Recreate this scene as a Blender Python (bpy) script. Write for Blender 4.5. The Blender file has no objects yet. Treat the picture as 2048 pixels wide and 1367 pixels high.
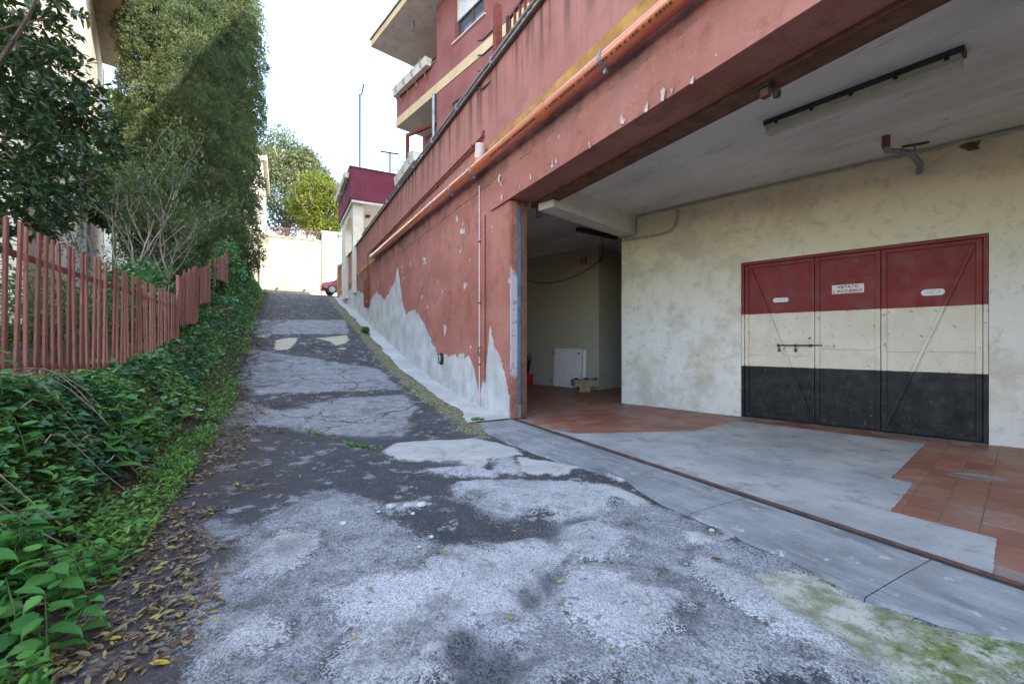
import bpy, bmesh, math, random
import numpy as np
from mathutils import Vector, Matrix
R = math.radians
random.seed(7)
RNG = np.random.default_rng(11)
scene = bpy.context.scene
C = scene.collection

# ------------------------------------------------------------------ camera, sky, sun, exposure
HC, FPX = 1.2, 858.0
cam_d = bpy.data.cameras.new('camera')
cam = bpy.data.objects.new('camera', cam_d); C.objects.link(cam)
cam_d.sensor_width = 36.0; cam_d.lens = 36.0 * FPX / 2048.0
cam_d.shift_y = 1.5 / 2048.0
cam_d.clip_start = 0.05; cam_d.clip_end = 2000
cam.location = (0, 0, HC); cam.rotation_euler = (R(90), 0, 0)
scene.camera = cam

SUN_AZ = 122.0      # clockwise from +Y
SUN_EL = 28.0
SKY_STRENGTH = 0.15
SUN_STRENGTH = 2.0
EXPOSURE = 2.88
world = bpy.data.worlds.new('World'); scene.world = world; world.use_nodes = True
wn = world.node_tree; wn.nodes.clear()
wo = wn.nodes.new('ShaderNodeOutputWorld'); wb = wn.nodes.new('ShaderNodeBackground')
sky = wn.nodes.new('ShaderNodeTexSky'); sky.sky_type = 'NISHITA'; sky.sun_disc = False
sky.sun_elevation = R(SUN_EL); sky.sun_rotation = R(SUN_AZ)
sky.air_density = 1.0; sky.dust_density = 0.6; sky.ozone_density = 1.0; sky.altitude = 60
wtc = wn.nodes.new('ShaderNodeTexCoord'); wmap = wn.nodes.new('ShaderNodeMapping')
wmap.inputs['Scale'].default_value = (1.0, 1.0, 2.2)
cn = wn.nodes.new('ShaderNodeTexNoise'); cn.inputs['Scale'].default_value = 2.1
cn.inputs['Detail'].default_value = 7; cn.inputs['Roughness'].default_value = 0.55; cn.inputs['Distortion'].default_value = 0.4
cr = wn.nodes.new('ShaderNodeMapRange'); cr.inputs[1].default_value = 0.40; cr.inputs[2].default_value = 0.68
cr.inputs[3].default_value = 0.05; cr.inputs[4].default_value = 0.75
wm = wn.nodes.new('ShaderNodeMix'); wm.data_type = 'RGBA'
wm.inputs[7].default_value = (2.0, 2.2, 2.45, 1)
wn.links.new(wtc.outputs['Generated'], wmap.inputs['Vector']); wn.links.new(wmap.outputs[0], cn.inputs['Vector'])
wn.links.new(cn.outputs['Fac'], cr.inputs[0]); wn.links.new(cr.outputs[0], wm.inputs[0])
wn.links.new(sky.outputs[0], wm.inputs[6]); wn.links.new(wm.outputs[2], wb.inputs[0])
wb.inputs[1].default_value = SKY_STRENGTH
wn.links.new(wb.outputs[0], wo.inputs[0])

sun_d = bpy.data.lights.new('sun', 'SUN'); sun_d.energy = SUN_STRENGTH; sun_d.angle = R(0.53); sun_d.color = (1.0, 0.93, 0.82)
sun = bpy.data.objects.new('sun', sun_d); C.objects.link(sun)
sdir = Vector((math.sin(R(SUN_AZ)) * math.cos(R(SUN_EL)), math.cos(R(SUN_AZ)) * math.cos(R(SUN_EL)), math.sin(R(SUN_EL))))
sun.rotation_euler = sdir.to_track_quat('Z', 'Y').to_euler(); sun.location = (30, -20, 40)
vs = scene.view_settings
scene.display_settings.display_device = 'sRGB'
vs.view_transform = 'Standard'; vs.look = 'None'; vs.gamma = 1.0; vs.use_curve_mapping = False
vs.exposure = EXPOSURE
scene.cycles.max_bounces = 6; scene.cycles.diffuse_bounces = 4; scene.cycles.glossy_bounces = 2; scene.cycles.transmission_bounces = 3; scene.cycles.transparent_max_bounces = 8

# ------------------------------------------------------------------ frames (world axes: x right, y into the picture, z up)
class Frame:
    def __init__(s, ox, oy, dx, dy):
        l = math.hypot(dx, dy); s.o = np.array([ox, oy]); s.x = np.array([dx, dy]) / l
        s.y = np.array([-s.x[1], s.x[0]])
        s.M = Matrix(((s.x[0], s.y[0], 0, ox), (s.x[1], s.y[1], 0, oy), (0, 0, 1, 0), (0, 0, 0, 1)))
    def loc(s, X, Y):
        d = np.array([X, Y]) - s.o
        return float(d @ s.x), float(d @ s.y)
    def wor(s, x, y):
        p = s.o + x * s.x + y * s.y
        return float(p[0]), float(p[1])
    def on(s, u, v, y=0.0):
        """sight line through a photo point met with the upright plane local-y = y: (x, z)"""
        kx = (u - 1024) / FPX
        d = np.array([kx, 1.0]); t = (y + s.o @ s.y) / (d @ s.y)
        p = d * t
        return float((p - s.o) @ s.x), HC - (v - 685) / FPX * t
    def flat(s, u, v, z=0.0):
        """the same met with the level plane z: (x, y)"""
        t = (HC - z) * FPX / (v - 685)
        return s.loc((u - 1024) / FPX * t, t)
W = Frame(0, 0, 1, 0)
L = Frame(0.12, 6.435, -0.535, 1)          # lane: x up the lane along the garage facade, y across to the left
G = Frame(2.19, 8.57, -0.9895, 1)          # garage back wall: x along it to the left, y out towards the lane
Hh = Frame(-2.2, 12.54, -0.653, 0.757)     # house on the terrace: x along its front to the left, y outwards

_SK = [-60, -30, -12, 0, 1.0, 1.7, 3.24, 6.05, 13.3, 22.9, 25, 27.5, 34, 60, 200]
_ZK = [-1.0, -.5, -.05, 0, 0, .03, .18, .57, 2.09, 3.99, 4.32, 4.5, 4.6, 5.0, 6.0]
_ss = np.linspace(-60, 200, 5201)
_zz = np.interp(_ss, _SK, _ZK); _k = np.hanning(41); _k /= _k.sum()
_zz = np.convolve(np.pad(_zz, 20, 'edge'), _k, 'valid')
def fz(s): return np.interp(s, _ss, _zz)
def ground(u, v):
    """sight line met with the lane surface: (s, w)"""
    kx = (u - 1024) / FPX; kz = -(v - 685) / FPX
    t = np.linspace(0.5, 60, 6000)
    X = kx * t - L.o[0]; Y = t - L.o[1]
    s = X * L.x[0] + Y * L.x[1]; w = X * L.y[0] + Y * L.y[1]
    d = HC + kz * t - fz(s)
    i = int(np.argmax(d < 0))
    if d[i] >= 0: i = len(t) - 1
    return float(s[i]), float(w[i])

# ------------------------------------------------------------------ mesh builder
class MB:
    def __init__(s): s.v = []; s.f = []
    def add(s, v, f):
        o = len(s.v); s.v += [tuple(map(float, p)) for p in v]; s.f += [tuple(i + o for i in q) for q in f]; return s
    def box(s, x0, x1, y0, y1, z0, z1):
        return s.add([(x0, y0, z0), (x1, y0, z0), (x1, y1, z0), (x0, y1, z0), (x0, y0, z1), (x1, y0, z1), (x1, y1, z1), (x0, y1, z1)],
                     [(0, 3, 2, 1), (4, 5, 6, 7), (0, 1, 5, 4), (1, 2, 6, 5), (2, 3, 7, 6), (3, 0, 4, 7)])
    def prism(s, poly, h0, h1, axis='z'):
        """closed polygon extruded along axis; poly in the two other axes (cyclic order)"""
        n = len(poly)
        def P(a, b, h): return {'z': (a, b, h), 'y': (a, h, b), 'x': (h, a, b)}[axis]
        v = [P(a, b, h0) for a, b in poly] + [P(a, b, h1) for a, b in poly]
        f = [tuple(range(n - 1, -1, -1)), tuple(range(n, 2 * n))] + [(i, (i + 1) % n, n + (i + 1) % n, n + i) for i in range(n)]
        return s.add(v, f)
    def tube(s, pts, r, n=10, cap=True):
        pts = [Vector(p) for p in pts]; rs = r if isinstance(r, (list, tuple)) else [r] * len(pts)
        v = []; up = None
        for i, p in enumerate(pts):
            d = (pts[min(i + 1, len(pts) - 1)] - pts[max(i - 1, 0)]).normalized()
            if up is None: up = d.orthogonal().normalized()
            up = (up - d * up.dot(d))
            up = up.normalized() if up.length > 1e-6 else d.orthogonal().normalized()
            sd = d.cross(up)
            for k in range(n):
                a = 2 * math.pi * k / n; v.append(p + (up * math.cos(a) + sd * math.sin(a)) * rs[i])
        f = []
        for i in range(len(pts) - 1):
            for k in range(n):
                a, b = i * n + k, i * n + (k + 1) % n; f.append((a, b, b + n, a + n))
        if cap: f += [tuple(range(n - 1, -1, -1)), tuple(range((len(pts) - 1) * n, len(pts) * n))]
        return s.add(v, f)
    def bar(s, a, b, wx, wz=None, up=(0, 0, 1)):
        a, b = Vector(a), Vector(b); d = (b - a).normalized(); up = Vector(up)
        sd = d.cross(up); sd = sd.normalized() if sd.length > 1e-6 else d.orthogonal().normalized()
        u2 = sd.cross(d); wz = wx if wz is None else wz
        c = [(-1, -1), (1, -1), (1, 1), (-1, 1)]
        v = [p + sd * (i * wx / 2) + u2 * (j * wz / 2) for p in (a, b) for i, j in c]
        return s.add(v, [(0, 3, 2, 1), (4, 5, 6, 7), (0, 1, 5, 4), (1, 2, 6, 5), (2, 3, 7, 6), (3, 0, 4, 7)])
    def lathe(s, prof, c=(0, 0, 0), n=20):
        v = [(c[0] + r * math.cos(2 * math.pi * k / n), c[1] + r * math.sin(2 * math.pi * k / n), c[2] + z) for r, z in prof for k in range(n)]
        f = [(i * n + k, i * n + (k + 1) % n, (i + 1) * n + (k + 1) % n, (i + 1) * n + k) for i in range(len(prof) - 1) for k in range(n)]
        f += [tuple(range(n - 1, -1, -1)), tuple(range((len(prof) - 1) * n, len(prof) * n))]
        return s.add(v, f)
    def mesh(s, name, off=(0, 0, 0), bevel=0, smooth=False):
        m = bpy.data.meshes.new(name)
        m.from_pydata([(x - off[0], y - off[1], z - off[2]) for x, y, z in s.v], [], s.f)
        bm = bmesh.new(); bm.from_mesh(m)
        bmesh.ops.recalc_face_normals(bm, faces=bm.faces)
        if bevel: bmesh.ops.bevel(bm, geom=list(bm.edges), offset=bevel, segments=2, profile=.6, affect='EDGES', clamp_overlap=True)
        if smooth:
            for f in bm.faces: f.smooth = True
            for e in bm.edges:
                if len(e.link_faces) == 2 and e.calc_face_angle(0) > R(40): e.smooth = False
        bm.to_mesh(m); bm.free(); return m

BASE = {}
def props(o, label=None, cat=None, group=None, kind=None):
    for k, v in (('label', label), ('category', cat), ('group', group), ('kind', kind)):
        if v: o[k] = v
    return o
def thing(name, frame, base, label, cat, group=None, kind=None):
    """an Empty at the base of a thing; its parts are given in the coordinates of the frame"""
    o = bpy.data.objects.new(name, None); C.objects.link(o); o.empty_display_size = .2
    o.matrix_world = frame.M @ Matrix.Translation(base); BASE[o.name] = Vector(base)
    return props(o, label, cat, group, kind)
def part(name, mb, mat, parent, bevel=0, smooth=False, label=None, kind=None):
    b = BASE[parent.name]
    o = bpy.data.objects.new(name, mb.mesh(name, b, bevel, smooth)); C.objects.link(o)
    o.data.materials.append(mat); o.parent = parent; BASE[o.name] = b
    return props(o, label, None, None, kind)
def piece(name, mesh, parent, loc, rotz=0, rot=None, scale=None):
    """a piece that shares its mesh with others; loc in the frame of the thing"""
    o = bpy.data.objects.new(name, mesh); C.objects.link(o); o.parent = parent
    o.location = Vector(loc) - BASE[parent.name]; o.rotation_euler = rot if rot is not None else (0, 0, rotz)
    if scale is not None: o.scale = scale if hasattr(scale, '__len__') else (scale,) * 3
    BASE[o.name] = BASE[parent.name]
    return o
def single(name, mb, mat, frame, label=None, cat=None, group=None, kind=None, bevel=0, smooth=False, base=None):
    if base is None:
        a = np.array(mb.v); base = ((a[:, 0].min() + a[:, 0].max()) / 2, (a[:, 1].min() + a[:, 1].max()) / 2, a[:, 2].min())
    o = bpy.data.objects.new(name, mb.mesh(name, base, bevel, smooth)); C.objects.link(o)
    o.data.materials.append(mat); o.matrix_world = frame.M @ Matrix.Translation(base); BASE[o.name] = Vector(base)
    return props(o, label, cat, group, kind)

def np_mesh(name, V, F, tint=None, smooth=False):
    m = bpy.data.meshes.new(name); V = np.asarray(V, np.float32); F = np.asarray(F, np.int32)
    k = F.shape[1]
    m.vertices.add(len(V)); m.vertices.foreach_set('co', V.ravel())
    m.loops.add(F.size); m.loops.foreach_set('vertex_index', F.ravel())
    m.polygons.add(len(F)); m.polygons.foreach_set('loop_start', np.arange(0, F.size, k, dtype=np.int32))
    if smooth: m.polygons.foreach_set('use_smooth', np.ones(len(F), bool))
    if tint is not None:
        for n, a in tint.items():
            at = m.attributes.new(n, 'FLOAT', 'POINT'); at.data.foreach_set('value', np.asarray(a, np.float32))
    m.update(calc_edges=True); m.validate(); return m

# ------------------------------------------------------------------ noise on arrays
def vnoise(x, y, seed=0):
    xi = np.floor(x).astype(np.int64); yi = np.floor(y).astype(np.int64); fx = x - xi; fy = y - yi
    def h(a, b):
        n = (a * 374761393 + b * 668265263 + seed * 1274126177) & 0x7fffffff
        n = ((n ^ (n >> 13)) * 1274126177) & 0x7fffffff
        return ((n ^ (n >> 16)) & 0xffff) / 65535.0
    fx = fx * fx * (3 - 2 * fx); fy = fy * fy * (3 - 2 * fy)
    return (h(xi, yi) * (1 - fx) + h(xi + 1, yi) * fx) * (1 - fy) + (h(xi, yi + 1) * (1 - fx) + h(xi + 1, yi + 1) * fx) * fy
def fbm(x, y, seed=0, o=4):
    t = 0; a = .5
    for i in range(o): t = t + a * (vnoise(x, y, seed + i) - .5); x = x * 2.03 + 7.1; y = y * 2.03 + 3.7; a *= .5
    return t
def sdf(px, py, poly):
    """signed distance to a polygon, positive inside"""
    P = np.array(poly); d = np.full(px.shape, 1e9); ins = np.zeros(px.shape, bool); n = len(P)
    for i in range(n):
        a, b = P[i], P[(i + 1) % n]; e = b - a
        t = np.clip(((px - a[0]) * e[0] + (py - a[1]) * e[1]) / max(e @ e, 1e-9), 0, 1)
        d = np.minimum(d, np.hypot(px - a[0] - t * e[0], py - a[1] - t * e[1]))
        c = ((a[1] > py) != (b[1] > py)) & (px < (b[0] - a[0]) * (py - a[1]) / (b[1] - a[1] + 1e-12) + a[0]); ins ^= c
    return np.where(ins, d, -d)

# ------------------------------------------------------------------ materials
class NT:
    def __init__(s, name):
        s.m = bpy.data.materials.new(name); s.m.use_nodes = True; s.t = s.m.node_tree; s.t.nodes.clear()
        s.out = s.t.nodes.new('ShaderNodeOutputMaterial'); s.tc = None
    def n(s, typ, ins=None, **pr):
        k = s.t.nodes.new('ShaderNode' + typ)
        for a, b in pr.items(): setattr(k, a, b)
        for a, b in (ins or {}).items():
            if isinstance(b, bpy.types.NodeSocket): s.t.links.new(b, k.inputs[a])
            else: k.inputs[a].default_value = b
        return k
    def obj(s):
        if s.tc is None: s.tc = s.n('TexCoord')
        return s.tc.outputs['Object']
    def map(s, vec, scale=(1, 1, 1), loc=(0, 0, 0)):
        return s.n('Mapping', {'Vector': vec, 'Scale': scale, 'Location': loc}).outputs[0]
    def noise(s, scale, detail=4, rough=.55, vec=None, dist=0):
        return s.n('TexNoise', {'Vector': vec or s.obj(), 'Scale': scale, 'Detail': min(detail, 4), 'Roughness': rough, 'Distortion': dist}).outputs['Fac']
    def vor(s, scale, feature='F1', vec=None):
        return s.n('TexVoronoi', {'Vector': vec or s.obj(), 'Scale': scale}, feature=feature)
    def math(s, op, a, b=0.0, c=None, clamp=False):
        d = {0: a, 1: b}
        if c is not None: d[2] = c
        return s.n('Math', d, operation=op, use_clamp=clamp).outputs[0]
    def step(s, x, a, b, lo=0.0, hi=1.0):
        return s.n('MapRange', {0: x, 1: a, 2: b, 3: lo, 4: hi}, interpolation_type='SMOOTHSTEP').outputs[0]
    def lin(s, x, a, b, lo=0.0, hi=1.0):
        return s.n('MapRange', {0: x, 1: a, 2: b, 3: lo, 4: hi}).outputs[0]
    def mix(s, f, a, b, mode='MIX'):
        c = lambda q: q if isinstance(q, bpy.types.NodeSocket) else tuple(q) + (1,) if len(q) == 3 else q
        return s.n('Mix', {0: f, 6: c(a), 7: c(b)}, data_type='RGBA', blend_type=mode).outputs[2]
    def ramp(s, f, stops):
        k = s.n('ValToRGB', {0: f}); e = k.color_ramp.elements
        while len(e) < len(stops): e.new(.5)
        for i, (p, c) in enumerate(stops):
            e[i].position = p; e[i].color = tuple(c) + (1,)
        return k.outputs[0]
    def xyz(s, vec=None):
        k = s.n('SeparateXYZ', {0: vec or s.obj()}); return k.outputs
    def bump(s, h, strength=.3, dist=.01, nrm=None):
        d = {'Height': h, 'Strength': strength, 'Distance': dist}
        if nrm is not None: d['Normal'] = nrm
        return s.n('Bump', d).outputs[0]
    def attr(s, n): return s.n('Attribute', attribute_name=n).outputs['Fac']
    def fin(s, col, rough=.85, nrm=None, metal=0.0, spec=.35, **kw):
        d = {'Base Color': col if isinstance(col, bpy.types.NodeSocket) else tuple(col) + (1,), 'Roughness': rough, 'Metallic': metal, 'Specular IOR Level': spec}
        if nrm is not None: d['Normal'] = nrm
        d.update(kw); p = s.n('BsdfPrincipled', d)
        s.t.links.new(p.outputs[0], s.out.inputs[0]); return s.m

def simple(name, col, rough=.7, var=.25, scale=6, bump=.15, metal=0.0, spec=.35, dirt=None, dirt_amt=.5):
    t = NT(name); n = t.noise(scale, 5); n2 = t.noise(scale * 9, 3)
    a = tuple(c * (1 - var) for c in col); b = tuple(min(1, c * (1 + var)) for c in col)
    c = t.mix(t.step(n, .3, .7), a, b)
    if dirt is not None:
        c = t.mix(t.math('MULTIPLY', t.step(t.noise(scale * 1.7, 6, .65), .5, .72), dirt_amt), c, dirt)
    return t.fin(c, rough, t.bump(n2, bump, .004), metal, spec)

# garage facade: dull red paint, weather streaks under the coping, bare grey render showing along the foot
def facade_mat():
    t = NT('red_facade_plaster'); x, y, z = t.xyz()
    big = t.noise(.8, 5); mid = t.noise(5, 6, .6); fine = t.noise(55, 4, .6)
    c = t.mix(t.step(big, .35, .65), (.375, .14, .105), (.465, .20, .16))
    c = t.mix(t.math('MULTIPLY', t.step(mid, .5, .75), .35), c, (.47, .235, .195))
    c = t.mix(t.math('MULTIPLY', t.step(t.noise(2.6, 4, .72, t.map(t.obj(), (1, 1, 1), (9, 3, 5))), .50, .66), .55), c, (.25, .095, .07))
    c = t.mix(t.math('MULTIPLY', t.step(t.noise(17, 4, .75), .58, .68), .4), c, (.50, .29, .25))
    # upper parapet tinted pinker: the blue sky's light put into the paint colour
    c = t.mix(t.math('MULTIPLY', t.step(z, 3.4, 4.9), .42), c, (.42, .20, .18))
    sv = t.map(t.obj(), (2.6, 2.6, .12)); st = t.noise(1.7, 6, .65, sv)
    drip = t.math('MULTIPLY', t.step(st, .46, .62), t.step(z, 4.55, 5.85))
    c = t.mix(t.math('MULTIPLY', drip, .80), c, (.07, .05, .042))
    sv2 = t.map(t.obj(), (7, 7, .2)); st2 = t.noise(1.5, 4, .6, sv2)
    c = t.mix(t.math('MULTIPLY', t.step(st2, .5, .75), .28), c, (.27, .125, .105))
    # grime under the drain pipe
    g = t.math('MULTIPLY', t.math('MULTIPLY', t.step(z, 3.55, 4.25), t.step(z, 4.6, 4.3)), t.step(t.noise(1.6, 6, .7), .38, .60))
    c = t.mix(t.math('MULTIPLY', g, .70), c, (.085, .055, .05))
    # crack
    zz = t.math('ADD', z, t.math('MULTIPLY', t.math('SUBTRACT', t.noise(1.4, 8, .7), .5), .22))
    ck = t.math('ABSOLUTE', t.math('SUBTRACT', zz, 3.93)); ckm = t.math('MULTIPLY', t.step(ck, .009, .002), t.step(t.noise(.7, 3), .40, .5))
    c = t.mix(ckm, c, (.05, .025, .02))
    # bare render along the foot: height of the paint's lower edge along the wall
    rp = t.n('FloatCurve', {'Factor': 1.0, 'Value': t.lin(x, -.5, 24.5)}); cu = rp.mapping.curves[0]
    S = FOOT
    pts = [((s + .5) / 25.0, h / 5.0) for s, h in S]
    cu.points[0].location = pts[0]; cu.points[1].location = pts[-1]
    for p in pts[1:-1]: cu.points.new(*p)
    for p in cu.points: p.handle_type = 'VECTOR'
    rp.mapping.update()
    h = t.math('MULTIPLY', rp.outputs[0], 5.0)
    wob = t.math('ADD', t.math('MULTIPLY', t.math('SUBTRACT', t.noise(4.0, 7, .68), .5), .55), t.math('MULTIPLY', t.math('SUBTRACT', t.noise(26, 4, .6), .5), .10))
    e = t.math('SUBTRACT', t.math('ADD', h, wob), z)
    gm = t.step(e, -.012, .012)
    sp = t.step(t.noise(2.1, 7, .62, t.map(t.obj(), (1, 1, 1), (3.1, 8.2, 1.7))), .665, .675)   # scattered chips
    sp = t.math('MULTIPLY', sp, t.step(z, 4.0, 3.6))
    gm = t.math('MAXIMUM', gm, sp)
    gr = t.mix(t.step(t.noise(1.7, 6, .6), .3, .7), (.46, .46, .45), (.68, .685, .68))
    gr = t.mix(t.math('MULTIPLY', t.step(t.noise(8, 4, .75), .5, .66), .45), gr, (.72, .71, .69))
    gr = t.mix(t.math('MULTIPLY', t.step(t.noise(2.5, 5, .6, t.map(t.obj(), (4, 4, .5))), .45, .75), .4), gr, (.36, .365, .36))
    c = t.mix(gm, c, gr)
    rim = t.math('MULTIPLY', t.step(t.math('ABSOLUTE', e), .03, .0), .5)
    c = t.mix(t.math('MULTIPLY', rim, t.step(mid, .45, .6)), c, (.50, .42, .40))
    hgt = t.math('ADD', t.math('MULTIPLY', fine, .45), t.math('MULTIPLY', gm, -1.8))
    hgt = t.math('SUBTRACT', hgt, t.math('MULTIPLY', ckm, 1.2))
    nrm = t.bump(hgt, .45, .006); nrm = t.bump(t.noise(2.2, 4), .25, .03, nrm)
    return t.fin(c, .9, nrm, spec=.2)
# lower edge of the paint, (distance along the wall, height): read along the photograph's ragged line
FOOT = []
for (u, v) in [(1030, 830), (1012, 760), (1000, 715), (990, 690), (980, 655), (972, 740), (958, 790), (950, 740), (940, 715), (925, 706), (905, 712), (880, 715), (862, 680), (848, 645), (838, 628),
               (822, 618), (812, 628), (806, 610), (801, 575), (796, 533), (790, 560), (780, 580), (768, 600), (762, 590), (752, 585), (740, 600), (733, 592), (722, 585), (704, 575), (690, 590)]:
    FOOT.append(L.on(u, v, 0))
FOOT = [(-.5, .3)] + sorted(FOOT) + [(24.5, 4.4)]

def plaster_red(name='house_red_plaster', a=(.30, .105, .095), b=(.37, .15, .135)):
    t = NT(name)
    c = t.mix(t.step(t.noise(.9, 5), .35, .65), a, b)
    c = t.mix(t.math('MULTIPLY', t.step(t.noise(1.4, 5, .6, t.map(t.obj(), (5, 5, .3))), .52, .75), .3), c, tuple(q * .55 for q in a))
    return t.fin(c, .9, t.bump(t.noise(60, 3), .25, .004), spec=.2)

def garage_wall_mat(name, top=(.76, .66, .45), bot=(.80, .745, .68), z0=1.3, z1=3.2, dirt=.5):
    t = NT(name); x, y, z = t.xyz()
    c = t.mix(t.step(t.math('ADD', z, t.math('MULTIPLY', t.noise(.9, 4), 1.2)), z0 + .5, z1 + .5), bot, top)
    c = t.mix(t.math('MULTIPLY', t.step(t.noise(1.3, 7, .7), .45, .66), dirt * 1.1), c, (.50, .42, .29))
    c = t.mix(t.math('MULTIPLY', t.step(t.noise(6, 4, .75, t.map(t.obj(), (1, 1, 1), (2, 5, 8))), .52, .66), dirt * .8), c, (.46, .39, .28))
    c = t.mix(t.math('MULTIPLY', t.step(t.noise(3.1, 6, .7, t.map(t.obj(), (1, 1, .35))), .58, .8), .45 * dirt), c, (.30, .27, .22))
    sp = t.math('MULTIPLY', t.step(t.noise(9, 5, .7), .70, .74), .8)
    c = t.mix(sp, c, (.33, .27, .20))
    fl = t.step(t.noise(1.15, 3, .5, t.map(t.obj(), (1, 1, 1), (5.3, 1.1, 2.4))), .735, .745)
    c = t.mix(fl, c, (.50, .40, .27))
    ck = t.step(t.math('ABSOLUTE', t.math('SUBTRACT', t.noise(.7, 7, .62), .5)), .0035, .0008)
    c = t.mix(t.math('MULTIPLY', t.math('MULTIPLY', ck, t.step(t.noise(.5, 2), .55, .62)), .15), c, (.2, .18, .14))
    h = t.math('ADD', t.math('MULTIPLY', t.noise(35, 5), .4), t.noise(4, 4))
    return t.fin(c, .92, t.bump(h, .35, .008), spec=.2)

def ceiling_mat():
    t = NT('garage_ceiling_paint')
    c = t.mix(t.step(t.noise(.8, 4), .3, .7), (.68, .63, .58), (.78, .74, .69))
    c = t.mix(t.math('MULTIPLY', t.step(t.noise(.9, 6, .65, t.map(t.obj(), (.35, 1.6, 1))), .48, .66), .5), c, (.46, .41, .37))
    c = t.mix(t.math('MULTIPLY', t.step(t.noise(2.2, 6, .7, t.map(t.obj(), (.5, 1.3, 1), (4, 2, 0))), .57, .70), .5), c, (.40, .35, .32))
    ck = t.step(t.math('ABSOLUTE', t.math('SUBTRACT', t.noise(.6, 6, .6), .5)), .003, .0006)
    c = t.mix(t.math('MULTIPLY', t.math('MULTIPLY', ck, t.step(t.noise(.5, 2), .55, .62)), .45), c, (.22, .19, .17))
    return t.fin(c, .93, t.bump(t.noise(30, 4), .2, .004), spec=.15)

def door_mat():
    t = NT('three_colour_door_paint'); x, y, z = t.xyz()
    e = t.math('MULTIPLY', t.math('SUBTRACT', t.noise(9, 4), .5), .012)
    z2 = t.math('ADD', z, e)
    red = t.mix(t.step(t.noise(2.5, 5), .3, .7), (.19, .012, .012), (.24, .024, .02))
    red = t.mix(t.math('MULTIPLY', t.step(t.noise(1.4, 6, .65), .5, .75), .3), red, (.20, .05, .03))
    cream = t.mix(t.step(t.noise(2, 5), .3, .7), (.70, .60, .47), (.77, .69, .58))
    cream = t.mix(t.math('MULTIPLY', t.step(t.noise(11, 6, .75), .60, .66), .75), cream, (.33, .22, .13))
    cream = t.mix(t.math('MULTIPLY', t.step(t.noise(2.2, 4, .7), .48, .68), .45), cream, (.60, .46, .31))
    blk = t.mix(t.step(t.noise(6, 6, .7), .45, .7), (.008, .008, .009), (.028, .024, .022))
    low = t.step(z, .75, .05)
    blk = t.mix(t.math('MULTIPLY', t.step(t.noise(13, 6, .75, t.map(t.obj(), (1, 1, .6))), .57, .72), t.math('MULTIPLY_ADD', low, .55, .35)), blk, (.13, .085, .055))
    blk = t.mix(t.step(t.noise(38, 2, .5), .755, .77), blk, (.45, .42, .38))
    c = t.mix(t.step(z2, 1.655, 1.659), cream, red)
    c = t.mix(t.step(z2, .829, .823), c, blk)
    h = t.math('ADD', t.noise(3, 3), t.math('MULTIPLY', t.noise(40, 3), .15))
    return t.fin(c, t.lin(t.noise(5, 4), .3, .7, .42, .72), t.bump(h, .5, .02), spec=.4)

def tile_mat():
    t = NT('terracotta_floor_tile'); g = t.n('NewGeometry'); oi = t.n('ObjectInfo')
    p = g.outputs['Position']
    c = t.mix(oi.outputs['Random'], (.255, .098, .064), (.345, .148, .100))
    c = t.mix(t.math('MULTIPLY', t.step(t.noise(1.1, 6, .65, p), .45, .68), .55), c, (.36, .27, .23))
    c = t.mix(t.math('MULTIPLY', t.step(t.noise(7, 6, .7, p), .52, .75), .4), c, (.15, .06, .04))
    return t.fin(c, t.lin(t.noise(3, 4, .6, p), .3, .7, .38, .62), t.bump(t.noise(30, 4, .6, p), .2, .004), spec=.35)

def concrete_mat(name, a=(.40, .41, .42), b=(.52, .53, .54), rough=.85, speck=.35):
    t = NT(name); p = t.n('NewGeometry').outputs['Position']
    c = t.mix(t.step(t.noise(1.3, 6, .6, p), .3, .7), a, b)
    c = t.mix(t.math('MULTIPLY', t.step(t.noise(3.5, 7, .7, p), .5, .72), speck), c, tuple(q * .5 for q in a))
    c = t.mix(t.math('MULTIPLY', t.step(t.noise(70, 3, .6, p), .55, .75), speck), c, tuple(q * .6 for q in a))
    return t.fin(c, rough, t.bump(t.math('ADD', t.noise(90, 3, .6, p), t.noise(8, 4, .6, p)), .25, .005), spec=.25)

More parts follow.
